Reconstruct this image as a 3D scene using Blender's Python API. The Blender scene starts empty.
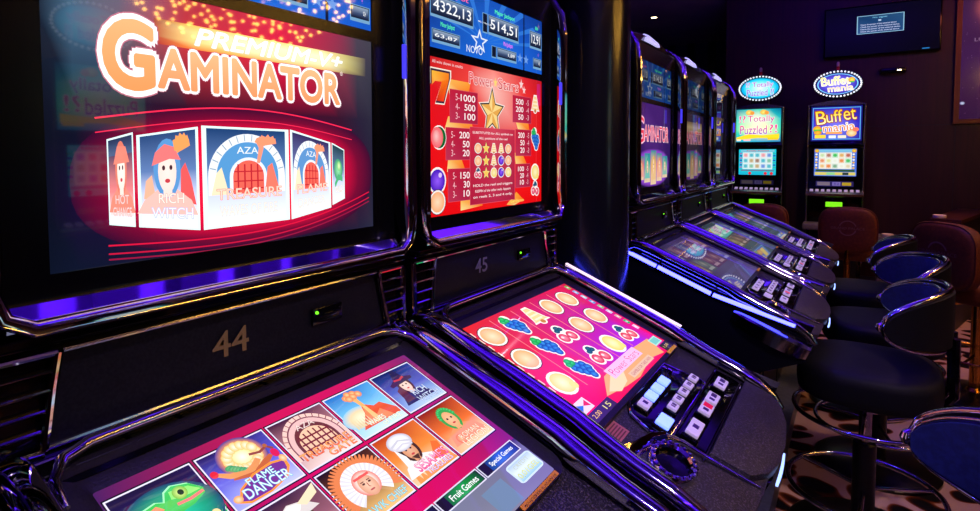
import bpy, bmesh, math, random
from mathutils import Vector, Matrix
random.seed(7)
S = bpy.context.scene
COL = S.collection
PI = math.pi

# ------------------------------------------------------------------ colour / materials
def lin(c):
    out = []
    for v in c[:3]:
        v = v / 255.0
        out.append(v / 12.92 if v <= 0.04045 else ((v + 0.055) / 1.055) ** 2.4)
    return tuple(out) + (1.0,)

def new_mat(name):
    m = bpy.data.materials.new(name); m.use_nodes = True
    return m, m.node_tree.nodes, m.node_tree.links, m.node_tree.nodes['Principled BSDF']

def mat(name, col, rough=0.4, metal=0.0, spec=0.5, emit=None, strength=0.0, coat=0.0):
    m, n, l, b = new_mat(name)
    b.inputs['Base Color'].default_value = lin(col)
    b.inputs['Roughness'].default_value = rough
    b.inputs['Metallic'].default_value = metal
    b.inputs['Specular IOR Level'].default_value = spec
    b.inputs['Coat Weight'].default_value = coat
    if emit:
        b.inputs['Emission Color'].default_value = lin(emit)
        b.inputs['Emission Strength'].default_value = strength
    return m

def noisy(name, c1, c2, scale, rough=0.5, bump=0.0, detail=4.0, lo=0.4, hi=0.6, spec=0.5, stretch=(1, 1, 1)):
    m, n, l, b = new_mat(name)
    tc = n.new('ShaderNodeTexCoord'); mp = n.new('ShaderNodeMapping')
    mp.inputs['Scale'].default_value = stretch
    nz = n.new('ShaderNodeTexNoise'); nz.inputs['Scale'].default_value = scale; nz.inputs['Detail'].default_value = detail
    cr = n.new('ShaderNodeValToRGB')
    cr.color_ramp.elements[0].position = lo; cr.color_ramp.elements[0].color = lin(c1)
    cr.color_ramp.elements[1].position = hi; cr.color_ramp.elements[1].color = lin(c2)
    l.new(tc.outputs['Object'], mp.inputs['Vector']); l.new(mp.outputs['Vector'], nz.inputs['Vector'])
    l.new(nz.outputs['Fac'], cr.inputs['Fac']); l.new(cr.outputs['Color'], b.inputs['Base Color'])
    b.inputs['Roughness'].default_value = rough; b.inputs['Specular IOR Level'].default_value = spec
    if bump:
        bp = n.new('ShaderNodeBump'); bp.inputs['Strength'].default_value = bump; bp.inputs['Distance'].default_value = 0.002
        l.new(nz.outputs['Fac'], bp.inputs['Height']); l.new(bp.outputs['Normal'], b.inputs['Normal'])
    return m

def screen_mat(name, strength, rough=0.03, spec=0.5):
    m, n, l, b = new_mat(name)
    b.inputs['Base Color'].default_value = (0.004, 0.004, 0.005, 1)
    b.inputs['Roughness'].default_value = rough
    b.inputs['Specular IOR Level'].default_value = spec
    a = n.new('ShaderNodeVertexColor'); a.layer_name = 'Col'
    l.new(a.outputs['Color'], b.inputs['Emission Color'])
    b.inputs['Emission Strength'].default_value = strength
    return m

M = {}
M['black'] = mat('satin_black_plastic', (6, 6, 8), 0.32, spec=.3)
M['gloss'] = mat('gloss_black_plastic', (4, 4, 6), 0.07, spec=.4)
M['bezel'] = mat('bezel_black', (4, 4, 6), 0.2, spec=.25)
M['panelblk'] = satin = noisy('number_panel_black', (30, 30, 40), (36, 36, 46), 260, 0.38, 0.04)
satin.node_tree.nodes['Principled BSDF'].inputs['Metallic'].default_value = 0.8
M['body'] = mat('cabinet_dark_blue', (6, 7, 14), 0.30, spec=.3)
M['chrome'] = mat('chrome', (205, 203, 210), 0.05, 1.0)
M['chrome2'] = mat('dark_chrome', (150, 148, 158), 0.10, 1.0)
M['vinyl'] = noisy('speckled_deck_vinyl', (24, 20, 28), (84, 74, 92), 320, 0.5, 0.5, 2.0, 0.5, 0.72)
M['deckblk'] = noisy('deck_bezel_vinyl', (13, 10, 14), (22, 18, 24), 300, 0.42, 0.2)
M['goldpaint'] = mat('gold_number_paint', (120, 100, 62), 0.4, 0.3)
M['graypaint'] = mat('grey_number_paint', (92, 92, 120), 0.45, 0.2)
M['green_led'] = mat('green_led', (20, 60, 10), 0.3, emit=(120, 255, 40), strength=1.6)
M['green_sign'] = mat('green_sign_light', (20, 60, 10), 0.3, emit=(140, 255, 30), strength=0.95)
M['led_strip'] = mat('blue_white_strip', (60, 70, 160), 0.3, emit=(60, 62, 255), strength=13.0)
M['glint_pink'] = mat('pale_rail_glint', (200, 190, 210), 0.2, emit=(255, 226, 236), strength=1.05)  # emissive colour for a reflected streak on the chrome rail
M['glint_blue'] = mat('blue_trim_glint', (30, 30, 120), 0.3, emit=(72, 62, 255), strength=1.1)  # emissive colour for a blue reflection on the chrome frame
M['nose_led'] = mat('nose_light', (120, 130, 200), 0.3, emit=(150, 180, 255), strength=2.0)
M['top_lamp'] = mat('top_lamp_white', (200, 200, 220), 0.3, emit=(205, 200, 255), strength=.9)
M['cap_lit'] = mat('button_cap_lit', (150, 190, 240), 0.25, emit=(92, 116, 255), strength=3.0)
M['cap'] = mat('button_cap_backlit', (188, 176, 205), 0.3, emit=(196, 176, 216), strength=0.45)
M['cap_ink'] = mat('button_ink', (72, 40, 110), 0.35)
M['cap_red'] = mat('button_red', (200, 20, 60), 0.3, emit=(220, 20, 70), strength=0.5)
M['orange'] = mat('orange_sticker', (214, 140, 12), 0.45)
M['yellow'] = mat('yellow_sticker', (240, 190, 10), 0.45, emit=(240, 180, 0), strength=0.0)
M['stickerink'] = mat('sticker_ink', (90, 40, 20), 0.5)
M['brownsticker'] = mat('brown_label', (170, 96, 90), 0.5)
M['stool_dark'] = noisy('dark_stool_vinyl', (7, 7, 11), (10, 10, 15), 120, 0.6, 0.12, spec=0.18)
M['stool_blue'] = noisy('blue_stool_vinyl', (26, 34, 92), (32, 42, 108), 90, 0.42, 0.1)
M['stool_brown'] = noisy('brown_stool_leather', (92, 44, 20), (104, 50, 22), 60, 0.5, 0.15, spec=0.25)
M['emblem'] = mat('embroidered_emblem', (128, 84, 74), 0.6)
M['metal_dark'] = mat('dark_metal', (60, 58, 64), 0.28, 1.0)
M['steel'] = mat('brushed_steel', (170, 165, 165), 0.25, 1.0)
M['brass'] = mat('brass', (190, 140, 60), 0.18, 1.0)
M['pillar'] = mat('gloss_dark_pillar', (10, 11, 18), 0.22, 0.0, 0.5, coat=0.25)
M['ceiling'] = noisy('ceiling_paint', (150, 146, 152), (160, 156, 162), 3, 0.7)
M['platform'] = noisy('grey_platform', (66, 68, 76), (80, 82, 90), 40, 0.4)
M['tvblk'] = mat('tv_black', (6, 6, 9), 0.15, spec=.3)

M['frame_wood'] = mat('gilt_wood_frame', (120, 78, 36), 0.4, 0.3)
M['wood_cap'] = noisy('red_brown_wood', (52, 20, 12), (70, 28, 16), 12, 0.35, 0.0, 4, 0.3, 0.7, 0.5, (1, 8, 8))
M['wood_dark'] = noisy('dark_panel', (30, 28, 34), (40, 37, 44), 14, 0.5)
M['white'] = mat('white_ceramic', (215, 200, 190), 0.3)
M['grey_box'] = mat('grey_pedestal', (96, 90, 92), 0.4)
M['bulb'] = mat('sign_bulb', (255, 255, 255), 0.3, emit=(240, 250, 255), strength=1.25)
M['red_candle'] = mat('red_candle', (150, 20, 20), 0.3, emit=(190, 30, 20), strength=0.12)
M['goldbead'] = mat('gold_bead_lamp', (255, 200, 90), 0.3, emit=(255, 190, 80), strength=42.0)
M['downlight'] = mat('downlight_glow', (255, 240, 210), 0.3, emit=(255, 226, 170), strength=14.0)
M['added_strip'] = mat('added_violet_strip', (80, 40, 255), 0.3, emit=(92, 40, 255), strength=7.0)
M['added_strip_gold'] = mat('added_warm_strip', (255, 190, 90), 0.3, emit=(255, 170, 60), strength=5.0)
M['screen'] = screen_mat('lit_screen', 1.0)
M['screen_hot'] = screen_mat('bright_lit_screen', 1.25)
M['screen_glass'] = screen_mat('glass_screen', 1.0, 0.02, 0.85)
M['print'] = screen_mat('backlit_print', 1.25, 0.1); M['poster'] = screen_mat('dim_poster', 0.75, 0.12); M['tvscreen'] = screen_mat('tv_picture', 1.0, 0.2, 0.15); M['touch'] = screen_mat('touch_picture', 1.2)

def wall_mat():
    m, n, l, b = new_mat('dark_wood_wall')
    tc = n.new('ShaderNodeTexCoord'); mp = n.new('ShaderNodeMapping'); mp.inputs['Scale'].default_value = (14, 14, 0.6)
    nz = n.new('ShaderNodeTexNoise'); nz.inputs['Scale'].default_value = 3.0; nz.inputs['Detail'].default_value = 6
    cr = n.new('ShaderNodeValToRGB')
    cr.color_ramp.elements[0].position = 0.3; cr.color_ramp.elements[0].color = lin((44, 15, 12))
    cr.color_ramp.elements[1].position = 0.7; cr.color_ramp.elements[1].color = lin((62, 22, 18))
    l.new(tc.outputs['Object'], mp.inputs['Vector']); l.new(mp.outputs['Vector'], nz.inputs['Vector'])
    l.new(nz.outputs['Fac'], cr.inputs['Fac']); l.new(cr.outputs['Color'], b.inputs['Base Color'])
    b.inputs['Roughness'].default_value = 0.42
    return m
M['wall'] = wall_mat()

def carpet_mat():
    m, n, l, b = new_mat('patterned_carpet')
    tc = n.new('ShaderNodeTexCoord')
    nz = n.new('ShaderNodeTexNoise'); nz.inputs['Scale'].default_value = 4.0; nz.inputs['Detail'].default_value = 1.0
    mx = n.new('ShaderNodeMix'); mx.data_type = 'VECTOR'; mx.inputs['Factor'].default_value = 0.16
    l.new(tc.outputs['Object'], nz.inputs['Vector']); l.new(tc.outputs['Object'], mx.inputs['A']); l.new(nz.outputs['Color'], mx.inputs['B'])
    mp = n.new('ShaderNodeMapping'); mp.inputs['Scale'].default_value = (7.5, 11.0, 0.0); mp.inputs['Rotation'].default_value = (0, 0, 0.5)
    l.new(mx.outputs['Result'], mp.inputs['Vector'])
    vo = n.new('ShaderNodeTexVoronoi'); vo.feature = 'SMOOTH_F1'; vo.inputs['Smoothness'].default_value = 0.25; vo.inputs['Scale'].default_value = 1.0; vo.inputs['Randomness'].default_value = 0.8
    l.new(mp.outputs['Vector'], vo.inputs['Vector'])
    cr = n.new('ShaderNodeValToRGB'); e = cr.color_ramp.elements
    e[0].position = 0.0; e[0].color = lin((10, 8, 9))
    e[1].position = 1.0; e[1].color = lin((176, 146, 132))
    for p, c in ((0.42, (12, 9, 10)), (0.46, (60, 24, 10)), (0.49, (116, 58, 26)), (0.52, (170, 140, 126))):
        q = e.new(p); q.color = lin(c)
    l.new(vo.outputs['Distance'], cr.inputs['Fac'])
    pile = n.new('ShaderNodeTexNoise'); pile.inputs['Scale'].default_value = 400
    bp = n.new('ShaderNodeBump'); bp.inputs['Strength'].default_value = 0.4; bp.inputs['Distance'].default_value = 0.003
    l.new(tc.outputs['Object'], pile.inputs['Vector']); l.new(pile.outputs['Fac'], bp.inputs['Height']); l.new(bp.outputs['Normal'], b.inputs['Normal'])
    l.new(cr.outputs['Color'], b.inputs['Base Color']); b.inputs['Roughness'].default_value = 0.95
    b.inputs['Specular IOR Level'].default_value = 0.1
    return m
M['carpet'] = carpet_mat()

# ------------------------------------------------------------------ mesh builder
class MB:
    def __init__(s):
        s.bm = bmesh.new(); s.mats = []
    def mi(s, m):
        if m not in s.mats: s.mats.append(m)
        return s.mats.index(m)
    def faces(s, vs, fs, m):
        k = s.mi(m); bv = [s.bm.verts.new(v) for v in vs]
        for f in fs:
            try:
                q = s.bm.faces.new([bv[i] for i in f]); q.material_index = k
            except ValueError: pass
        return bv
    def box(s, c, d, m, bev=0.0, rot=None, seg=2):
        x, y, z = (d[0] / 2, d[1] / 2, d[2] / 2)
        vs = [Vector((a * x, b * y, e * z)) for a in (-1, 1) for b in (-1, 1) for e in (-1, 1)]
        if rot is not None: vs = [rot @ v for v in vs]
        vs = [v + Vector(c) for v in vs]
        n0 = len(s.bm.edges)
        bv = s.faces(vs, [(0, 1, 3, 2), (4, 6, 7, 5), (0, 4, 5, 1), (2, 3, 7, 6), (0, 2, 6, 4), (1, 5, 7, 3)], m)
        if bev:
            es = {e for v in bv for e in v.link_edges}
            r = bmesh.ops.bevel(s.bm, geom=list(es), offset=bev, segments=seg, profile=0.5, affect='EDGES')
            k = s.mi(m)
            for f in r['faces']: f.material_index = k
        return s
    def loft(s, rings, m, cap=True, closed=False):
        n = len(rings[0]); vs = [Vector(p) for r in rings for p in r]; fs = []
        R = len(rings)
        for i in range(R if closed else R - 1):
            j = (i + 1) % R
            for k in range(n):
                k2 = (k + 1) % n
                fs.append((i * n + k, i * n + k2, j * n + k2, j * n + k))
        if cap and not closed:
            fs.append(tuple(range(n))); fs.append(tuple((R - 1) * n + k for k in range(n)))
        s.faces(vs, fs, m); return s
    def prism(s, outline, f, h0, h1, m, bev=0.0):
        # outline: list of (a,b); f(a,b,h) -> point ; optional inset of the top edge
        if not bev:
            return s.loft([[f(a, b, h0) for a, b in outline], [f(a, b, h1) for a, b in outline]], m)
        cx = sum(a for a, b in outline) / len(outline); cy = sum(b for a, b in outline) / len(outline)
        def ins(d): 
            o = []
            for a, b in outline:
                r = math.hypot(a - cx, b - cy) or 1
                o.append((a - (a - cx) / r * d, b - (b - cy) / r * d))
            return o
        o2, o3 = ins(bev * 0.3), ins(bev)
        return s.loft([[f(a, b, h0) for a, b in outline], [f(a, b, h1 - bev) for a, b in outline],
                       [f(a, b, h1 - bev * 0.3) for a, b in o2], [f(a, b, h1) for a, b in o3]], m)
    def ring(s, outer, inner, f, h0, h1, m):
        # frame between two outlines with equal point counts
        n = len(outer)
        vs = [f(a, b, h) for h in (h0, h1) for (a, b) in outer] + [f(a, b, h) for h in (h0, h1) for (a, b) in inner]
        fs = []
        for k in range(n):
            q = (k + 1) % n
            fs += [(k, q, n + q, n + k), (n + k, n + q, 3 * n + q, 3 * n + k), (3 * n + k, 3 * n + q, 2 * n + q, 2 * n + k), (2 * n + k, 2 * n + q, q, k)]
        s.faces([Vector(v) for v in vs], fs, m); return s
    def sweep(s, path, prof, side, m, scale=None, closed=False):
        # planar path; side = normal of the path's plane; prof = list of (a along side, b along in-plane normal)
        side = Vector(side).normalized(); P = [Vector(p) for p in path]; rings = []
        for i, p in enumerate(P):
            if closed: t = P[(i + 1) % len(P)] - P[i - 1]
            else: t = P[min(i + 1, len(P) - 1)] - P[max(i - 1, 0)]
            t.normalize(); nn = t.cross(side).normalized()
            k = scale[i] if scale else 1.0
            ka, kb = (k if isinstance(k, tuple) else (k, k))
            rings.append([p + side * a * ka + nn * b * kb for a, b in prof])
        return s.loft(rings, m, closed=closed)
    def tube(s, path, r, m, seg=10, closed=False):
        P = [Vector(p) for p in path]; rings = []; N = len(P); up = None
        for i, p in enumerate(P):
            if closed: t = P[(i + 1) % N] - P[i - 1]
            else: t = P[min(i + 1, N - 1)] - P[max(i - 1, 0)]
            t.normalize()
            if up is None:
                up = Vector((0, 0, 1)) if abs(t.z) < 0.9 else Vector((1, 0, 0))
            a = t.cross(up)
            if a.length < 1e-6: a = t.cross(Vector((0.3, 0.8, 0.1)))
            a.normalize(); up = a.cross(t).normalized()
            rr = r[i] if isinstance(r, (list, tuple)) else r
            rings.append([p + (a * math.cos(2 * PI * k / seg) + up * math.sin(2 * PI * k / seg)) * rr for k in range(seg)])
        return s.loft(rings, m, closed=closed)
    def lathe(s, prof, c, m, seg=24, frame=None, cap=True):
        # prof: list of (r, h); frame: 3 vectors (u, v, axis)
        u, v, w = frame or (Vector((1, 0, 0)), Vector((0, 1, 0)), Vector((0, 0, 1)))
        c = Vector(c)
        rings = [[c + u * (r * math.cos(2 * PI * k / seg)) + v * (r * math.sin(2 * PI * k / seg)) + w * h for k in range(seg)] for r, h in prof]
        return s.loft(rings, m, cap=cap)
    def mesh(s, name, smooth=32):
        bmesh.ops.recalc_face_normals(s.bm, faces=s.bm.faces[:])
        me = bpy.data.meshes.new(name); s.bm.to_mesh(me); s.bm.free()
        for m in s.mats: me.materials.append(M[m] if isinstance(m, str) else m)
        if smooth:
            me.polygons.foreach_set('use_smooth', [True] * len(me.polygons))
            me.set_sharp_from_angle(angle=math.radians(smooth))
        return me

def rrect(x0, y0, x1, y1, r, n=5):
    o = []
    for cx, cy, a in ((x1 - r, y1 - r, 0), (x0 + r, y1 - r, 90), (x0 + r, y0 + r, 180), (x1 - r, y0 + r, 270)):
        for k in range(n + 1):
            t = math.radians(a + 90 * k / n); o.append((cx + r * math.cos(t), cy + r * math.sin(t)))
    return o

def ell(w, h, n=12, p=2.0):
    o = []
    for k in range(n):
        t = 2 * PI * k / n; c, q = math.cos(t), math.sin(t)
        o.append((w * math.copysign(abs(c) ** (2 / p), c), h * math.copysign(abs(q) ** (2 / p), q)))
    return o

CACHE = {}
def link(name, me, parent=None, loc=None):
    o = bpy.data.objects.new(name, me); COL.objects.link(o)
    if parent is not None: o.parent = parent
    if loc is not None: o.location = loc
    return o
def part(name, key, fn, parent, smooth=32, label=None):
    if key not in CACHE:
        r = fn()
        CACHE[key] = r.mesh(name, smooth) if isinstance(r, MB) else r
    o = link(name, CACHE[key], parent)
    if label: o['label'] = label
    return o
def thing(name, label, cat, loc=(0, 0, 0), rz=0.0, group=None):
    o = bpy.data.objects.new(name, None); COL.objects.link(o); o.empty_display_size = 0.1
    o.location = loc; o.rotation_euler = (0, 0, rz); o['label'] = label; o['category'] = cat
    if group: o['group'] = group
    return o
def tag(o, label, cat, group=None):
    o['label'] = label; o['category'] = cat
    if group: o['group'] = group
    return o
def struct(name, me):
    o = link(name, me); o['kind'] = 'structure'; return o

# ------------------------------------------------------------------ lettering and screen pictures
TXT = {}
def glyphs(s, off=0.0, shear=0.0):
    k = (s, off, shear)
    if k in TXT: return TXT[k]
    cu = bpy.data.curves.new('t', 'FONT'); cu.body = s; cu.size = 1.0; cu.offset = off; cu.shear = shear
    cu.resolution_u = 5; cu.fill_mode = 'FRONT'
    o = bpy.data.objects.new('t', cu); COL.objects.link(o)
    bpy.context.view_layer.update()
    me = bpy.data.meshes.new_from_object(o.evaluated_get(bpy.context.evaluated_depsgraph_get()))
    vs = [(v.co.x, v.co.y) for v in me.vertices]; fs = [tuple(p.vertices) for p in me.polygons]
    bpy.data.objects.remove(o); bpy.data.curves.remove(cu); bpy.data.meshes.remove(me)
    TXT[k] = (vs, fs); return TXT[k]
def text_in(s, box, off=0.0, shear=0.0):
    """2-D outline of a word stretched into box (x0,y0,x1,y1), y up"""
    b, _ = glyphs(s, 0.0, shear); vs, fs = glyphs(s, off, shear)
    if not b: return [], []
    ax, bx = min(v[0] for v in b), max(v[0] for v in b); ay, by = min(v[1] for v in b), max(v[1] for v in b)
    sx = (box[2] - box[0]) / max(bx - ax, 1e-6); sy = (box[3] - box[1]) / max(by - ay, 1e-6)
    return [(box[0] + (x - ax) * sx, box[1] + (y - ay) * sy) for x, y in vs], fs

class Art:
    """a printed or displayed picture: flat coloured shapes in one mesh. coordinates s right, t down, 0..1"""
    def __init__(s, place, step=0.00005):
        s.place = place; s.v = []; s.f = []; s.c = []; s.step = step; s.fr = [(0, 0, 1, 0, 0, 1)]; s.bb = []
    def push(s, s0, t0, s1, t1, quad=None):
        s.fr.append(quad or (s0, t0, s1, t1)); return s
    def pop(s): s.fr.pop()
    def map(s, x, y):
        f = s.fr[-1]
        if len(s.fr) == 1: return x, y
        if len(f) == 4 and not isinstance(f[0], tuple): return f[0] + (f[2] - f[0]) * x, f[1] + (f[3] - f[1]) * y
        (a, b, c, d) = f   # tl tr br bl
        return tuple((a[i] * (1 - x) + b[i] * x) * (1 - y) + (d[i] * (1 - x) + c[i] * x) * y for i in (0, 1))
    def raw(s, pts, faces, cols, layer=None):
        if not pts: return
        k = len(s.v); Q = [s.map(*p) for p in pts]
        bx = (min(q[0] for q in Q), min(q[1] for q in Q), max(q[0] for q in Q), max(q[1] for q in Q))
        layer = 1 + max([o[4] for o in s.bb if o[0] < bx[2] and bx[0] < o[2] and o[1] < bx[3] and bx[1] < o[3]] or [0])
        s.bb.append(bx + (layer,))
        for i, q in enumerate(Q):
            s.v.append(s.place(q[0], q[1], layer * s.step))
            s.c.append(lin(cols[i] if isinstance(cols, list) else cols))
        for f in faces: s.f.append(tuple(k + i for i in f))
    def poly(s, pts, col, layer=None): s.raw(pts, [tuple(range(len(pts)))], col, layer)
    def rect(s, x0, y0, x1, y1, col, layer=None):
        s.poly([(x0, y0), (x1, y0), (x1, y1), (x0, y1)], col, layer)
    def grid(s, xs, ys, cols):
        pts = [(x, y) for y in ys for x in xs]; n = len(xs)
        s.raw(pts, [(j * n + i, j * n + i + 1, (j + 1) * n + i + 1, (j + 1) * n + i) for j in range(len(ys) - 1) for i in range(n - 1)],
              [c for r in cols for c in r])
    def glow(s, cx, cy, rx, ry, stops, n=32, p=2.0):
        # stops: [(r, colour)...] from 0 to 1
        pts = [(cx, cy)]; cols = [stops[0][1]]; fs = []
        e = ell(1, 1, n, p)
        for r, c in stops[1:]:
            pts += [(cx + a * rx * r, cy + b * ry * r) for a, b in e]; cols += [c] * n
        for k in range(n): fs.append((0, 1 + k, 1 + (k + 1) % n))
        for j in range(len(stops) - 2):
            a, b = 1 + j * n, 1 + (j + 1) * n
            for k in range(n): fs.append((a + k, b + k, b + (k + 1) % n, a + (k + 1) % n))
        s.raw(pts, fs, cols)
    def oval(s, cx, cy, rx, ry, col, col2=None, n=20): s.glow(cx, cy, rx, ry, [(0, col), (1, col2 or col)], n)
    def band(s, path, w, col):
        pts = []; N = len(path)
        for i, (x, y) in enumerate(path):
            a = path[max(i - 1, 0)]; b = path[min(i + 1, N - 1)]
            dx, dy = b[0] - a[0], b[1] - a[1]; L = math.hypot(dx, dy) or 1
            ww = w[i] if isinstance(w, list) else w
            pts.append((x - dy / L * ww, y + dx / L * ww)); pts.append((x + dy / L * ww, y - dx / L * ww))
        s.raw(pts, [(2 * i, 2 * i + 1, 2 * i + 3, 2 * i + 2) for i in range(N - 1)], col)
    def text(s, w, x0, y0, x1, y1, col, off=0.0, shear=0.0, col2=None, rot=0.0):
        vs, fs = text_in(w, (x0, -y1, x1, -y0), 0.0, shear)
        if not vs: return
        if off:      # heavier strokes: the same letters repeated a hair apart
            g, _ = glyphs(w, 0.0, shear); sx = (x1 - x0) / max(max(p[0] for p in g) - min(p[0] for p in g), 1e-6); sy = (y1 - y0) / max(max(p[1] for p in g) - min(p[1] for p in g), 1e-6)
            V, Fc = list(vs), list(fs); N = 12 if off > .025 else 6
            for k in range(N):
                c, q = math.cos(2 * PI * k / N) * off * sx, math.sin(2 * PI * k / N) * off * sy; o = len(V)
                V += [(x + c, y + q) for x, y in vs]; Fc += [tuple(o + i for i in f) for f in fs]
            vs, fs = V, Fc
        if col2: cols = [tuple(col[i] + (col2[i] - col[i]) * min(1, max(0, (-v[1] - y0) / (y1 - y0))) for i in (0, 1, 2)) for v in vs]
        else: cols = col
        pts = [(x, -y) for x, y in vs]
        if rot:
            cx, cy = (x0 + x1) / 2, (y0 + y1) / 2; c, q = math.cos(rot), math.sin(rot)
            pts = [(cx + (x - cx) * c - (y - cy) * q, cy + (x - cx) * q + (y - cy) * c) for x, y in pts]
        s.raw(pts, fs, cols)
    def title(s, w, x0, y0, x1, y1, col, edge, off=0.04, col2=None, shear=0.0, rot=0.0):
        s.text(w, x0, y0, x1, y1, edge, off, shear, rot=rot); s.text(w, x0, y0, x1, y1, col, 0.0, shear, col2, rot=rot)
    def mesh(s, name, m):
        me = bpy.data.meshes.new(name); me.from_pydata(s.v, [], s.f)
        a = me.color_attributes.new('Col', 'FLOAT_COLOR', 'POINT')
        a.data.foreach_set('color', [x for c in s.c for x in c])
        me.materials.append(M[m]); me.update(); return me

def mix(a, b, t): return tuple(a[i] + (b[i] - a[i]) * t for i in range(3))
def star_pts(cx, cy, rx, ry, n=5, inner=0.42, rot=-PI / 2):
    return [(cx + (rx if k % 2 == 0 else rx * inner) * math.cos(rot + PI * k / n), cy + (ry if k % 2 == 0 else ry * inner) * math.sin(rot + PI * k / n)) for k in range(2 * n)]
# ------------------------------------------------------------------ pictures shown on the screens
def fruit(a, kind, cx, cy, r, ky=1.0):
    """one reel symbol, r = half size across, ky = aspect correction"""
    ry = r * ky; W = (255, 244, 240)
    def ov(dx, dy, rx, q, c, c2=None): a.oval(cx + dx * r, cy + dy * ry, rx * r, q * ry, c, c2, 18)
    if kind == 'orange':
        ov(0, 0, 1.06, 1.0, (60, 30, 50)); ov(0, 0, 1.0, .94, W); ov(0, 0, .86, .8, (255, 226, 190), (255, 176, 120))
    elif kind == 'lemon':
        ov(0, 0, 1.0, .98, W); ov(.05, .0, .84, .80, (255, 246, 196), (244, 214, 110)); ov(.55, .5, .3, .3, (250, 226, 130))
    elif kind == 'plum':
        ov(0, 0, 1.0, .98, W); ov(0, 0, .86, .82, (150, 90, 255), (66, 10, 190)); ov(.3, -.4, .2, .18, (230, 200, 255))
    elif kind == 'melon':
        ov(.15, 0, 1.0, 1.0, W); ov(.2, 0, .88, .88, (30, 140, 60), (10, 90, 40)); ov(-.1, 0, .8, .85, (250, 170, 170), (250, 100, 110)); ov(-.2, -.1, .4, .5, (255, 200, 200), (250, 150, 150))
    elif kind == 'grape':
        pts = [(-.45, -.2), (0, -.3), (.45, -.15), (-.3, .1), (.2, .1), (.55, .2), (-.05, .42), (.35, .5), (.2, .8)]
        for x, y in pts + [(-.4, -.6), (-.1, -.75)]: ov(x, y, .42, .40, W)
        for x, y in pts: ov(x, y, .32, .3, (60, 150, 235), (14, 60, 170))
        for x, y in ((-.5, -.6), (-.15, -.62), (-.32, -.85)): ov(x, y, .3, .24, (60, 210, 120), (10, 150, 70))
    elif kind == 'cherry':
        for x, y in ((-.45, .2), (.45, .3), (0, -.5)): ov(x, y, .6, .58, W)
        for x, y in ((-.45, .2), (.45, .3)): ov(x, y, .46, .44, (255, 150, 170), (214, 20, 70)); ov(x - .1, y - .1, .14, .12, (255, 225, 230))
        for x, y in ((-.25, -.5), (.2, -.55), (0, -.75)): ov(x, y, .28, .2, (40, 110, 130), (20, 60, 110))
    elif kind == 'bell':
        b = [(-.3, -.9), (.3, -.9), (.55, -.2), (.75, .45), (.95, .7), (-.95, .7), (-.75, .45), (-.55, -.2)]
        a.poly([(cx + x * r * 1.08, cy + y * ry * 1.1) for x, y in b], W); ov(0, .75, .4, .3, W)
        a.poly([(cx + x * r * .9, cy + y * ry * .92) for x, y in b], (250, 214, 150))
        for y in (-.5, -.1, .3): a.rect(cx - .5 * r, cy + y * ry, cx + .5 * r, cy + (y + .16) * ry, (255, 240, 205))
        ov(0, .75, .26, .2, (200, 130, 70))
    elif kind == 'star':
        a.poly(star_pts(cx, cy, r * 1.25, ry * 1.25, 5, .46), (70, 60, 40)); a.poly(star_pts(cx, cy, r * 1.1, ry * 1.1, 5, .45), (255, 225, 140))
        a.poly(star_pts(cx, cy + .02 * ry, r * .75, ry * .75, 5, .45), (255, 205, 90))
    elif kind == 'seven':
        p = [(-.9, -1), (.95, -1), (.95, -.6), (.35, .95), (-.45, .95), (.15, -.35), (-.55, -.35), (-.9, -.05)]
        a.poly([(cx + x * r * 1.2, cy + y * ry * 1.14) for x, y in p], (255, 240, 225)); a.poly([(cx + x * r * 1.08, cy + y * ry * 1.06) for x, y in p], (60, 40, 60))
        a.raw([(cx + x * r * .95, cy + y * ry * .93) for x, y in p], [tuple(range(8))], [(255, 190, 60), (250, 130, 30), (250, 120, 20), (255, 60, 20), (220, 30, 20), (255, 120, 20), (255, 180, 70), (250, 120, 40)])

def person_bust(a, skin, hair, coat, hat=None, hatc=None, x=.5, y=.42, k=1.0):
    """a small generic bust"""
    a.poly([(x - .34 * k, .86), (x - .26 * k, y + .22 * k), (x - .08 * k, y + .13 * k), (x + .08 * k, y + .13 * k), (x + .28 * k, y + .22 * k), (x + .36 * k, .86)], coat)
    a.oval(x, y, .155 * k, .21 * k, hair); a.rect(x - .05 * k, y + .08 * k, x + .05 * k, y + .2 * k, skin)
    a.oval(x, y + .02 * k, .105 * k, .15 * k, mix(skin, (255, 255, 255), .25), skin)
    for d in (-.042, .042): a.oval(x + d * k, y - .01, .018 * k, .018 * k, (70, 40, 50))
    a.oval(x, y + .085 * k, .03 * k, .015 * k, (200, 60, 70))

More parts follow.
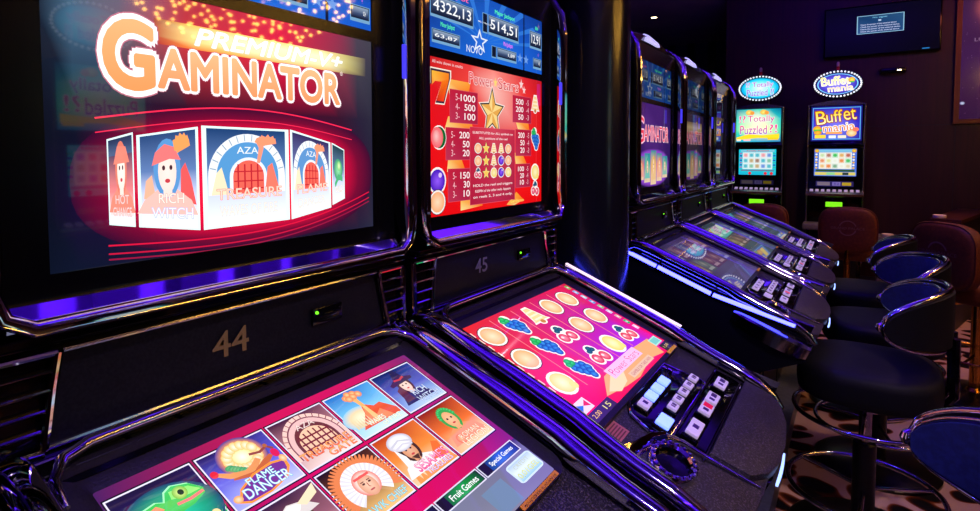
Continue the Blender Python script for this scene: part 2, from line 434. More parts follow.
def tile(a, i):
    """the ten game pictures of the touch screen, frame 0..1"""
    R = random.Random(i)
    a.rect(-.022, -.03, 1.022, 1.03, (18, 14, 30)); a.rect(-.006, -.008, 1.006, 1.008, (236, 230, 255))
    bg = {0: [(30, 20, 60), (40, 24, 90), (40, 150, 120)], 1: [(40, 24, 90), (90, 90, 220), (196, 200, 250)], 2: [(66, 20, 60), (180, 120, 130), (250, 226, 220)],
          3: [(30, 110, 200), (120, 200, 245), (214, 236, 246)], 4: [(16, 30, 96), (60, 90, 190), (190, 214, 250)], 5: [(40, 24, 40), (90, 50, 80), (180, 140, 160)],
          6: [(50, 26, 46), (150, 90, 110), (240, 180, 190)], 7: [(24, 10, 20), (120, 60, 40), (250, 200, 120)], 8: [(190, 60, 20), (245, 140, 60), (255, 232, 190)], 9: [(140, 24, 16), (235, 110, 50), (255, 220, 160)]}[i]
    a.grid([.012, .5, .988], [.016, .5, .984], [[bg[0], bg[0], mix(bg[0], bg[1], .5)], [bg[1]] * 3, [mix(bg[1], bg[2], .7), bg[2], bg[2]]])
    if i == 0:      # green lizard on leaves
        a.glow(.5, .62, .55, .5, [(0, (40, 220, 170)), (.7, (30, 150, 120)), (1, (36, 70, 110))])
        body = [(.02, .78), (.10, .52), (.26, .36), (.42, .33), (.5, .38), (.56, .25), (.66, .2), (.84, .27), (.95, .42), (.93, .5), (.76, .58), (.62, .6), (.55, .72), (.36, .84), (.16, .86)]
        a.poly([(x - .012, y - .02) for x, y in body], (170, 255, 190)); a.poly(body, (60, 200, 90))
        a.poly([(.08, .66), (.2, .44), (.4, .37), (.46, .46), (.3, .56), (.18, .74)], (250, 150, 110)); a.poly([(.14, .66), (.24, .5), (.36, .46), (.28, .62)], (255, 190, 150))
        a.poly([(.6, .26), (.82, .3), (.92, .42), (.7, .42), (.58, .38)], (150, 240, 120)); a.oval(.7, .34, .085, .1, (230, 250, 150), (120, 190, 60)); a.oval(.71, .34, .035, .045, (30, 60, 20))
        a.band([(.6, .48), (.76, .49), (.93, .46)], .022, (250, 120, 120)); a.band([(.36, .6), (.44, .74), (.3, .9)], .03, (30, 170, 70)); a.band([(.54, .62), (.62, .8), (.74, .86)], .028, (40, 190, 80))
        for k in range(14):
            x = .08 + .86 * k / 13; a.poly([(x, .98), (x + .02, .98), (x + .05 + .05 * R.random(), .78 + .1 * R.random())], (60 + 60 * R.random(), 220, 90))
        a.oval(.88, .84, .05, .06, (255, 225, 160))
    elif i == 1:    # dancer over a ball of fire
        a.glow(.52, .28, .34, .36, [(0, (255, 255, 235)), (.4, (255, 226, 150)), (.7, (250, 160, 70)), (1, mix(bg[0], bg[1], .5))])
        for k in range(16):
            t = 2 * PI * k / 16; a.oval(.52 + .2 * math.cos(t), .28 + .2 * math.sin(t), .07, .09, (255, 250, 230), (250, 200, 110), 10)
        for k in range(7): a.oval(.28 + .03 * k, .36 + .03 * k, .06, .05, (110, 200, 130), (60, 150, 100), 10)
        a.band([(.08, .36), (.22, .48), (.42, .55), (.56, .5), (.66, .42)], [.03, .045, .05, .05, .04], (232, 150, 90)); a.band([(.22, .55), (.5, .62), (.72, .52), (.84, .46)], [.015, .04, .05, .03], (200, 100, 60))
        a.oval(.07, .35, .05, .06, (230, 40, 60)); a.band([(.6, .3), (.74, .34), (.86, .3), (.93, .38)], .022, (150, 70, 60)); a.oval(.9, .46, .055, .08, (220, 30, 90)); a.oval(.86, .28, .03, .035, (180, 100, 60))
        a.poly([(.08, .9), (.2, .72), (.45, .6), (.75, .56), (.95, .62), (.93, .76), (.8, .9), (.5, 1.0 - .02), (.2, .98)], (255, 150, 60)); a.poly([(.12, .89), (.23, .74), (.46, .63), (.75, .6), (.91, .64), (.88, .76), (.78, .87), (.5, .95), (.22, .95)], (120, 50, 150))
        a.title('FLAME', .32, .63, .72, .74, (225, 255, 255), (70, 190, 230), .03); a.title('DANCER', .2, .755, .86, .915, (235, 255, 255), (60, 180, 235), .03)
        a.oval(.1, .84, .06, .06, (255, 226, 190), (240, 160, 90)); a.oval(.93, .6, .05, .07, (255, 226, 190), (240, 160, 90))
    elif i == 2:    # stone arch with an iron gate
        for r, c in ((.50, (250, 205, 196)), (.44, (120, 60, 80)), (.42, (238, 190, 190)), (.34, (110, 50, 60))):
            a.poly([(.5 + r * math.cos(t), .62 + r * 1.16 * math.sin(t)) for t in [PI + PI * k / 24 for k in range(25)]] + [(.5 + r, .8), (.5 - r, .8)], c)
        for k in range(1, 15):
            t = PI + PI * k / 15; a.band([(.5 + .42 * math.cos(t), .62 + .42 * 1.16 * math.sin(t)), (.5 + .5 * math.cos(t), .62 + .5 * 1.16 * math.sin(t))], .008, (150, 90, 100))
        a.poly([(.5 + .29 * math.cos(t), .62 + .3 * math.sin(t)) for t in [PI + PI * k / 16 for k in range(17)]] + [(.79, .8), (.21, .8)], (255, 200, 170))
        for k in range(6): x = .26 + .096 * k; a.rect(x, .36 + .02 * abs(k - 2.5), x + .026, .8, (110, 30, 50))
        for y in (.46, .57, .68): a.rect(.22, y, .78, y + .03, (120, 36, 54))
        a.title('AZA', .34, .2, .66, .31, (250, 226, 220), (120, 70, 90), .02)
        a.title('TREASURE', .06, .70, .94, .84, (255, 190, 110), (190, 50, 40), .03, (250, 110, 70)); a.title('GATE', .46, .845, .94, .965, (255, 200, 120), (190, 50, 40), .03, (250, 120, 80))
    elif i == 3:    # volcano
        a.glow(.3, .62, .36, .24, [(0, (255, 246, 214)), (.6, (240, 214, 170)), (1, (150, 206, 240))])
        a.poly([(.14, .86), (.4, .58), (.46, .42), (.54, .42), (.66, .52), (.8, .5), (.98, .74), (.98, .86)], (226, 84, 50))
        a.poly([(.3, .84), (.46, .46), (.53, .46), (.56, .7), (.7, .62), (.82, .84)], (250, 136, 90)); a.poly([(.47, .44), (.53, .44), (.57, .84), (.46, .84)], (255, 196, 130))
        a.band([(.5, .44), (.48, .3), (.46, .2)], [.04, .04, .07], (255, 180, 110))
        for x, y in ((.36, .16), (.44, .1), (.54, .12), (.62, .17), (.5, .18), (.4, .2)): a.oval(x, y, .07, .07, (255, 210, 150), (240, 120, 70), 10)
        for k in range(7): a.poly([(.06 + .05 * k, .8), (.08 + .05 * k, .56 + .08 * R.random()), (.10 + .05 * k, .8)], (225, 206, 160))
        a.title('WAVES', .28, .74, .64, .84, (255, 250, 220), (120, 190, 200), .03); a.title('of FIRE', .5, .85, .92, .95, (255, 250, 220), (150, 190, 190), .03)
    elif i == 4:    # figure in a tall dark hat
        person_bust(a, (240, 200, 190), (60, 30, 60), (50, 40, 100), y=.44, k=1.05, x=.46)
        a.poly([(.18, .34), (.34, .26), (.44, .04), (.54, .03), (.6, .24), (.76, .3), (.74, .36), (.2, .4)], (40, 34, 84)); a.band([(.34, .27), (.48, .29), (.6, .25)], .02, (200, 60, 80))
        a.poly([(.16, .8), (.2, .5), (.34, .42), (.36, .8)], (90, 40, 70)); a.title('RICH', .42, .6, .76, .74, (215, 226, 250), (120, 130, 160), .03); a.title('WITCH', .4, .78, .92, .93, (205, 218, 248), (110, 120, 150), .03)
    elif i == 5:
        person_bust(a, (230, 190, 170), (60, 40, 40), (80, 60, 130))
    elif i == 6:    # bust in a wide pale hat
        person_bust(a, (235, 190, 170), (90, 60, 50), (150, 90, 100), y=.46, x=.55, k=1.2)
        a.poly([(.2, .42), (.3, .24), (.5, .14), (.72, .2), (.86, .36), (.7, .38), (.46, .36)], (225, 214, 214)); a.poly([(.34, .24), (.5, .16), (.68, .21), (.6, .3), (.42, .3)], (250, 246, 244))
        a.poly([(.62, .2), (.98, .04), (.94, .2), (.72, .28)], (250, 226, 190))
    elif i == 7:    # feather head-dress
        for k in range(36):
            t = math.radians(150 + 240 * k / 35); r = .54
            a.band([(.5 + .3 * math.cos(t), .52 + .3 * math.sin(t)), (.5 + .43 * math.cos(t), .52 + .43 * math.sin(t)), (.5 + r * math.cos(t), .52 + r * 1.0 * math.sin(t))], [.018, .03, .012], (232, 130, 80))
        for k in range(44):
            t = math.radians(140 + 260 * k / 43)
            a.band([(.5 + .14 * math.cos(t), .52 + .14 * math.sin(t)), (.5 + .37 * math.cos(t), .52 + .38 * math.sin(t))], [.014, .03], (250, 248, 250) if k % 2 else (226, 222, 232))
        a.glow(.5, .5, .21, .22, [(0, (250, 226, 220)), (.7, (246, 214, 206)), (1, (240, 120, 110))])
        a.oval(.5, .54, .135, .19, (250, 206, 180), (226, 160, 130))
        for d in (-.055, .055): a.oval(.5 + d, .5, .026, .016, (90, 50, 50)); a.band([(.5 + d - .03, .465), (.5 + d + .03, .465)], .008, (120, 70, 60))
        a.band([(.5, .5), (.495, .57), (.515, .58)], .008, (190, 110, 90)); a.oval(.5, .63, .045, .014, (190, 90, 90)); a.rect(.36, .36, .64, .40, (240, 90, 90))
        a.title('HAWK CHIEF', .1, .82, .93, .94, (176, 236, 240), (60, 130, 160), .03)
    elif i == 8:    # man in a white turban
        for k in range(9): a.poly([(.08 + .1 * k, .98), (.14 + .1 * k, .66 + .14 * R.random()), (.2 + .1 * k, .98)], (250, 150, 60))
        person_bust(a, (222, 150, 110), (70, 40, 40), (240, 236, 240), y=.42, x=.42, k=1.2)
        a.glow(.4, .24, .24, .17, [(0, (255, 255, 255)), (.75, (232, 230, 240)), (1, (190, 186, 206))]); a.band([(.2, .26), (.4, .2), (.6, .3)], .018, (206, 204, 220)); a.band([(.24, .33), (.42, .29), (.58, .36)], .016, (214, 210, 226))
        a.poly([(.2, .3), (.28, .5), (.26, .84), (.12, .86)], (240, 240, 246)); a.poly([(.34, .56), (.5, .56), (.44, .66)], (80, 46, 40)); a.poly([(.62, .8), (.86, .5), (.96, .56), (.9, .84)], (240, 110, 50))
        a.title('SESAME’S', .24, .68, .94, .84, (255, 214, 236), (206, 20, 80), .03, (250, 90, 150)); a.title('TREASURES', .34, .86, .92, .95, (236, 226, 255), (110, 60, 170), .03)
    else:           # laurel-crowned man
        person_bust(a, (240, 170, 120), (60, 160, 80), (250, 150, 100), y=.36, x=.5, k=1.25)
        for k in range(11):
            t = math.radians(190 + 160 * k / 10); a.oval(.5 + .17 * math.cos(t), .33 + .21 * math.sin(t), .04, .035, (90, 220, 120), (30, 150, 80), 8)
        a.oval(.3, .78, .1, .1, (255, 190, 120), (230, 110, 60)); a.title('ROMAN', .3, .7, .8, .8, (255, 236, 200), (220, 110, 60), .03); a.title('LEGION', .26, .82, .92, .95, (255, 240, 205), (225, 120, 70), .03)

def art_touch(a):
    """touch screen of machine 44: grid of game pictures"""
    b = [(74, 30, 96), (150, 26, 84), (206, 18, 88), (200, 20, 96), (120, 40, 110)]
    a.grid([0, .2, .45, .75, 1], [0, .3, .7, 1], [b, [(70, 26, 96), (170, 16, 80), (214, 10, 92), (200, 16, 100), (140, 30, 100)], [(80, 26, 100), (190, 10, 90), (220, 6, 96), (200, 10, 90), (130, 26, 90)], b])
    for k in range(10):
        c, r = k % 5, k // 5; s0 = .007 + .1965 * c; t0 = .055 + .321 * r
        a.push(s0, t0, s0 + .184, t0 + .289); tile(a, k); a.pop()
    a.grid([0, .5, 1], [.76, .82, 1.0], [[(60, 40, 80)] * 3, [(104, 112, 140), (120, 124, 150), (110, 106, 136)], [(126, 130, 156), (140, 140, 164), (120, 112, 142)]])
    tabs = [('', (120, 40, 150)), ('', (150, 60, 30)), ('', (40, 40, 110)), ('Fruit Games', (16, 150, 60)), ('Special Games', (24, 90, 200))]
    for k, (w, c) in enumerate(tabs):
        s0 = .007 + .1965 * k
        a.rect(s0 - .004, .752, s0 + .188, .824, (220, 216, 240)); a.rect(s0, .758, s0 + .184, .818, (26, 16, 46)); a.push(s0, .758, s0 + .184, .818)
        a.grid([.18, .55, .98], [.04, .96], [[mix(c, (20, 10, 40), .5), c, mix(c, (20, 10, 40), .7)], [mix(c, (20, 10, 40), .3), mix(c, (255, 255, 255), .12), mix(c, (20, 10, 40), .5)]])
        if w: a.text(w, .24, .26, .9, .76, (250, 250, 255), .012)
        a.pop()
    a.push(.86, .842, .995, .95); a.poly(rrect(0, 0, 1, 1, .14), (206, 226, 236)); a.grid([.06, .94], [.08, .5, .92], [[(176, 200, 210)] * 2, [(226, 240, 244)] * 2, [(150, 200, 215)] * 2])
    a.text('CREDIT', .2, .18, .8, .36, (190, 200, 150)); a.title('0,01GEL', .1, .54, .92, .84, (240, 236, 110), (60, 150, 140), .02); a.pop()
    a.push(.72, .86, .82, .99); a.rect(0, 0, 1, 1, (110, 132, 168)); a.pop()

def art_reels(a):
    """touch screen of machine 45: fruit reels"""
    a.grid([0, .3, .6, .85, 1], [0, .12, .45, .8, 1], [[(226, 40, 40), (214, 36, 70), (206, 30, 90), (220, 30, 80), (190, 24, 60)], [(216, 40, 60), (214, 40, 90), (206, 34, 120), (210, 30, 110), (210, 24, 80)],
           [(240, 40, 70), (226, 40, 100), (200, 30, 150), (190, 30, 170), (214, 24, 110)], [(246, 20, 70), (232, 40, 110), (170, 40, 226), (160, 40, 236), (240, 20, 90)], [(250, 10, 60), (250, 20, 80), (250, 30, 90), (250, 10, 80), (246, 10, 70)]])
    for k in range(1, 5): a.rect(.008 + .184 * k - .003, .03, .008 + .184 * k + .003, .8, (246, 120, 130))
    for k in range(6):
        a.push(.008 + .184 * k, .3, .2, .5); a.pop()
    rows = [('orange', 'grape', 'bell', 'orange', 'orange'), ('orange', 'grape', 'cherry', 'orange', 'orange'), ('lemon', 'grape', 'cherry', 'lemon', 'cherry')]
    for r, row in enumerate(rows):
        for c, kd in enumerate(row): fruit(a, kd, .098 + .1835 * c, .158 + .266 * r, .07, 1.52)
    cols = [(120, 170, 80), (120, 160, 200), (170, 190, 210), (90, 150, 200), (140, 190, 120), (200, 190, 220), (220, 160, 150), (60, 170, 90), (230, 190, 220)]
    for k, c in enumerate(cols): a.push(.955, .03 + .08 * k, .985, .085 + .08 * k); a.rect(0, 0, 1, 1, c); a.rect(.2, .3, .8, .7, mix(c, (255, 255, 255), .6)); a.pop()
    for k in range(9): a.push(.004, .06 + .075 * k, .02, .11 + .075 * k); a.rect(0, 0, 1, 1, (250, 214, 200)); a.pop()
    a.poly([(.2, .93), (.32, .83), (.6, .80), (.9, .83), (.86, .99), (.72, .95), (.5, .99), (.36, .97)], (255, 170, 120)); a.poly([(.24, .92), (.36, .85), (.5, .84), (.4, .95), (.3, .97)], (255, 214, 176))
    a.push(.36, .80, .72, .89); a.rect(0, 0, 1, 1, (250, 190, 236)); a.title('Power Stars', .06, .16, .94, .86, (236, 80, 170), (255, 236, 250), .02); a.pop()
    a.push(.46, .92, .74, .97); a.rect(0, 0, 1, 1, (230, 190, 170)); a.text('GAMBLE OR TAKE WIN', .06, .25, .94, .75, (190, 90, 120)); a.pop()
    a.push(.88, .845, .975, .92); a.rect(0, 0, 1, 1, (170, 226, 214)); a.rect(.1, .15, .9, .85, (120, 200, 200)); a.pop()
    a.push(.9, .93, 1, 1); a.rect(0, 0, 1, 1, (50, 40, 60)); a.text('1,50', .2, .3, .8, .7, (236, 200, 90)); a.pop()
    a.push(0, .83, .09, .92); a.rect(0, 0, 1, 1, (232, 214, 236)); a.poly([(.1, .2), (.5, .5), (.1, .8)], (40, 110, 220)); a.poly([(.9, .2), (.5, .5), (.9, .8)], (226, 40, 60)); a.pop()
    a.push(0, .93, .2, 1); a.rect(0, 0, 1, 1, (56, 34, 70)); a.text('2,00', .1, .25, .4, .75, (246, 190, 80)); a.text('15', .6, .25, .85, .75, (236, 224, 120)); a.pop()

def carousel_tile(a, quad, i):
    a.push(0, 0, 0, 0, quad)
    a.rect(-.03, -.012, 1.03, 1.012, (226, 255, 255)); top = [(40, 50, 84), (40, 70, 120), (24, 60, 110), (50, 40, 90), (30, 60, 70)][i]
    a.grid([.02, .5, .98], [.01, .4, .66, .99], [[top] * 3, [mix(top, (150, 180, 240), .5)] * 3, [(206, 214, 250)] * 3, [(240, 246, 255)] * 3])
    if i == 0:
        a.grid([.02, .98], [.2, .62, .9], [[(90, 60, 90)] * 2, [(240, 130, 130)] * 2, [(255, 226, 226)] * 2]); person_bust(a, (250, 226, 214), (226, 120, 100), (250, 140, 120), k=1.5, y=.36); a.poly([(.2, .3), (.36, .1), (.7, .12), (.84, .3)], (240, 130, 110))
        a.title('HOT', .24, .66, .78, .76, (255, 210, 205), (240, 150, 150), .03); a.title('CHANCE', .14, .8, .88, .9, (255, 214, 210), (240, 150, 150), .03)
    elif i == 1:
        a.poly([(.06, .7), (.1, .5), (.2, .44), (.26, .7)], (240, 180, 150)); a.poly([(.68, .72), (.7, .4), (.78, .33), (.88, .5), (.97, .76)], (246, 90, 90))
        person_bust(a, (250, 220, 210), (90, 150, 210), (250, 190, 180), k=1.5, y=.38, x=.46); a.poly([(.2, .34), (.26, .2), (.42, .12), (.58, .16), (.7, .3), (.5, .28)], (246, 120, 120))
        for k in range(6): t = math.radians(-150 + 30 * k); a.band([(.62, .2), (.72 + .14 * math.cos(t), .13 + .09 * math.sin(t))], [.03, .035], (250, 160, 90))
        a.title('RICH', .3, .64, .74, .745, (255, 236, 226), (240, 160, 150), .03); a.title('WITCH', .18, .79, .9, .9, (240, 240, 255), (160, 170, 226), .03)
    elif i in (2, 3):
        for r, c in ((.47, (236, 240, 244)), (.38, mix(top, (110, 190, 250), .7))):
            a.poly([(.5 + r * math.cos(t), .5 + r * .95 * math.sin(t)) for t in [PI + PI * k / 24 for k in range(25)]] + [(.5 + r, .68), (.5 - r, .68)], c)
        for k in range(1, 15):
            t = PI + PI * k / 15; a.band([(.5 + .39 * math.cos(t), .5 + .37 * math.sin(t)), (.5 + .46 * math.cos(t), .5 + .44 * math.sin(t))], .006, (150, 170, 190))
        a.poly([(.5 + .23 * math.cos(t), .5 + .2 * math.sin(t)) for t in [PI + PI * k / 16 for k in range(17)]] + [(.73, .68), (.27, .68)], (226, 236, 250))
        a.poly([(.5 + .19 * math.cos(t), .5 + .17 * math.sin(t)) for t in [PI + PI * k / 16 for k in range(17)]] + [(.69, .68), (.31, .68)], (244, 100, 84))
        for k in range(4): a.rect(.36 + .08 * k, .37, .38 + .08 * k, .66, (190, 40, 50))
        for y in (.44, .54, .62): a.rect(.32, y, .68, y + .014, (190, 40, 50))
        a.poly([(.06, .68), (.12, .46), (.18, .4), (.26, .68)], (246, 226, 190)); a.poly([(.7, .68), (.74, .4), (.8, .36), (.9, .68)], (250, 120, 100)); a.band([(.62, .36), (.66, .2), (.64, .12)], [.02, .03, .05], (250, 150, 120))
        for k in range(6): t = math.radians(-170 + 34 * k); a.band([(.66, .16), (.72 + .13 * math.cos(t), .12 + .05 * math.sin(t))], [.02, .03], (252, 150, 110))
        a.title('AZA', .36, .19, .62, .26, (236, 244, 250), (140, 160, 190), .02); a.title('TREASURE' if i == 2 else 'FLAME', .12, .62, .92, .73, (255, 214, 196), (240, 130, 110), .03); a.title('WAVES OF FIRE' if i == 2 else 'DANCER', .15, .79, .86, .9, (240, 236, 226), (200, 180, 150), .02)
    else:
        a.oval(.5, .42, .36, .2, (150, 230, 170), (60, 150, 110)); a.oval(.55, .35, .16, .09, (230, 250, 190), (110, 200, 110)); a.band([(.2, .7), (.5, .55), (.85, .6)], .05, (80, 180, 120)); a.title('WILD', .2, .72, .85, .84, (246, 240, 226), (200, 170, 120), .03)
    a.pop()

def art_gaminator(a, level=0):
    """upper screen with the big logo and the carousel of pictures. level 1/2: the two far machines"""
    if level == 0:
        a.grid([0, .06, .16, .32, .62, .84, .93, 1], [0, .16, .42, .55, .8, 1],
               [[(30, 44, 62), (70, 100, 124), (96, 96, 120), (166, 44, 62), (206, 26, 66), (140, 44, 72), (70, 60, 76), (62, 60, 72)],
                [(22, 32, 48), (60, 90, 116), (110, 86, 100), (196, 52, 60), (220, 24, 62), (130, 50, 70), (60, 56, 70), (52, 52, 66)],
                [(14, 18, 32), (16, 24, 42), (26, 20, 44), (50, 10, 36), (66, 6, 36), (50, 16, 40), (36, 28, 50), (38, 36, 54)],
                [(10, 14, 28), (12, 14, 34), (60, 6, 46), (70, 6, 36), (80, 4, 36), (60, 10, 40), (40, 20, 48), (34, 32, 52)],
                [(8, 12, 28), (20, 10, 44), (60, 4, 44), (90, 6, 36), (100, 4, 36), (80, 8, 40), (50, 18, 46), (32, 32, 52)],
                [(8, 16, 34), (10, 18, 40), (14, 18, 44), (22, 16, 44), (24, 18, 44), (24, 20, 46), (30, 28, 52), (36, 38, 58)]])
        R = (252, 10, 56)
        pts = [(.05, .72)] + [(.14, .55), (.25, .50), (.36, .46), (.5, .455), (.64, .46), (.8, .53), (.9, .58), (.95, .68)]
        low = [(.9, .80), (.82, .87), (.64, .93), (.5, .955), (.36, .95), (.25, .92), (.14, .87)]
        a.glow(.52, .705, .475, .295, [(0, (255, 40, 80)), (.5, R), (.7, (206, 8, 56)), (.86, (112, 6, 46)), (1, (52, 8, 44))], 48, 2.6)
        for dy, w in ((-.02, .003), (.03, .002)):
            a.band([(.1 + .8 * k / 14, .50 + dy - .07 * math.sin(PI * k / 14)) for k in range(15)], w, (250, 40, 80))
        for dy, c in ((0, (220, 20, 60)), (.03, (200, 20, 60)), (.05, (150, 20, 60))):
            a.band([(.12 + .86 * k / 16, .93 + dy + .03 * math.sin(PI * k / 16) - .12 * (k / 16) ** 3) for k in range(17)], .0028, c)
        # the golden bar behind the small word
        a.grid([.24, .34, .5, .78, .88, .97], [.095, .125, .16, .19], [[(150, 60, 60), (250, 190, 90), (255, 214, 120), (250, 220, 150), (190, 176, 110), (84, 76, 76)], [(180, 80, 60), (255, 220, 140), (255, 246, 196), (255, 246, 200), (196, 184, 120), (80, 74, 76)],
               [(180, 80, 60), (255, 214, 130), (255, 240, 180), (255, 240, 190), (190, 176, 110), (70, 66, 70)], [(170, 40, 50), (246, 130, 60), (250, 170, 80), (246, 190, 110), (150, 130, 90), (60, 54, 66)]])
        a.text('PREMIUM-V+', .345, .105, .86, .172, (200, 196, 150), .05, .25); a.text('PREMIUM-V+', .345, .105, .86, .172, (255, 253, 246), .03, .25)
        W, G2 = (255, 255, 255), (244, 250, 255)
        for off, c in ((.105, (190, 110, 130)), (.09, W)):
            a.text('G', .125, .125, .235, .365, c, off); a.text('AMINATOR', .248, .205, .845, .352, c, off * .9)
        a.text('G', .125, .125, .235, .365, (255, 176, 120), .03, 0, (255, 150, 90)); a.text('AMINATOR', .248, .205, .845, .352, (255, 180, 130), .032, 0, (255, 146, 96))
        a.text('®', .85, .185, .862, .205, (255, 236, 226))
        Q = [((.125, .556), (.180, .530), (.180, .868), (.125, .853)), ((.194, .539), (.341, .501), (.341, .906), (.194, .872)), ((.363, .495), (.627, .497), (.627, .906), (.363, .908)),
             ((.646, .497), (.798, .549), (.798, .871), (.646, .905)), ((.810, .552), (.862, .585), (.862, .832), (.810, .858))]
        for i, q in enumerate(Q): carousel_tile(a, q, i)
    else:
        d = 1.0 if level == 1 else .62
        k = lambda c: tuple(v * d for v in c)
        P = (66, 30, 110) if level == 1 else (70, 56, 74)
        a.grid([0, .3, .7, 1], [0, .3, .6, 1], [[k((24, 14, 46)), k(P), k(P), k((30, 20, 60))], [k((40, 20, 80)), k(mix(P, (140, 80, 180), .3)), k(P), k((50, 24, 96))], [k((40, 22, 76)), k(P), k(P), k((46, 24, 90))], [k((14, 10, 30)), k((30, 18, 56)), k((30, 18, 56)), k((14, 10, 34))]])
        if level == 2: a.grid([.08, .9], [.12, .2, .3], [[k((150, 120, 80))] * 2, [k((236, 206, 150))] * 2, [k((170, 120, 80))] * 2])
        a.title('G', .06, .17, .24, .47, k((236, 50, 80)), k((250, 190, 210)), .04); a.title('AMINATOR', .25, .26, .93, .45, k((236, 50, 80)), k((250, 200, 215)), .04)
        a.glow(.5, .77, .47, .235, [(0, k((190, 130, 200))), (.86, k((140, 70, 200))), (1, k(P))], 32, 2.4)
        for i in range(5):
            x0 = .1 + .165 * i; h = .14 + .035 * (2 - abs(i - 2)); c = [(236, 120, 100), (60, 170, 150), (230, 170, 90), (236, 140, 110), (90, 160, 140)][i]
            a.push(x0, .77 - h, x0 + .15, .77 + h); a.grid([0, .5, 1], [0, .4, 1], [[k((40, 140, 160))] * 3, [k(c), k(mix(c, (255, 240, 190), .5)), k(c)], [k((236, 206, 170))] * 3]); person_bust(a, k((250, 210, 170)), k(c), k(mix(c, (255, 255, 255), .3)), k=1.3); a.pop()

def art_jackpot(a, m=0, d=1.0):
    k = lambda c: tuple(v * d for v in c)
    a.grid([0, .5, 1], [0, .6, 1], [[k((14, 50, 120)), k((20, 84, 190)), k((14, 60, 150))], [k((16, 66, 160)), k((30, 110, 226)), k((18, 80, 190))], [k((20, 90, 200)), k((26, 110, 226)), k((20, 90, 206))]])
    for q in range(9):
        t = math.radians(200 + 17.5 * q); t2 = t + .09
        a.poly([(.42, .72), (.42 + .6 * math.cos(t), .72 + .9 * math.sin(t)), (.42 + .6 * math.cos(t2), .72 + .9 * math.sin(t2))], k((46, 120, 220)))
    a.rect(.79, 0, .802, 1, k((6, 20, 60)))
    def cell(x0, y0, x1, y1, head, hc, gel, num):
        a.text(head, x0 + .06, y0 - .12, x1 - .04, y0 - .03, hc, .01)
        a.rect(x0, y0, x1, y1, k((120, 170, 210))); a.rect(x0 + .004, y0 + .01, x1 - .004, y1 - .04, k((20, 30, 60)))
        a.grid([x0 + .008, x1 - .008], [y0 + .02, y0 + .1, y1 - .05], [[k((150, 170, 196))] * 2, [k((60, 80, 120))] * 2, [k((14, 22, 46))] * 2])
        if gel: a.rect(x0 - .05, y0, x0 - .006, y1, k((120, 170, 210))); a.rect(x0 - .046, y0 + .01, x0 - .01, y1 - .02, k((14, 22, 46))); a.text('GEL', x0 - .042, y0 + .1, x0 - .014, y1 - .1, k((240, 246, 255)), rot=-PI / 2)
        n = len(num)
        a.text(num, x0 + .02 + max(0, (x1 - x0) * .45 if n < 5 else 0), y0 + .06, x1 - .02, y1 - .08, k((250, 252, 255)), .006)
    G, Pk, V = k((90, 255, 170)), k((255, 110, 170)), k((240, 120, 255))
    nums = [('4322,13', '514,51', '12,91', '63,87', '1,89', '98,0'), ('4322,13', '514,51', '12,91', '63,87', '1,00', '02,4')][m % 2]
    cell(-.04 + .05, .24, .325, .56, 'Jackpot', Pk, False, nums[0]); cell(.45, .24, .74, .56, 'Major Jackpot', G, True, nums[1]); cell(.86, .24, .995, .56, 'Jackpot', G, False, nums[2])
    cell(.02, .72, .22, .92, 'Minor Jackpot', G, False, nums[3]); cell(.53, .72, .72, .92, 'Mini Jackpot', V, True, nums[4]); cell(.9, .72, .995, .92, 'Jackpot', V, False, nums[5])
    a.title('NOVO', .27, .82, .40, .93, k((240, 248, 255)), k((40, 110, 220)), .02)
    a.poly(star_pts(.375, .72, .075, .2), k((236, 244, 255))); a.poly(star_pts(.375, .72, .05, .13), k((40, 110, 220)))
    for x, y in ((.755, .8), (.82, .8)): a.poly(star_pts(x, y, .03, .09), k((110, 160, 236)))

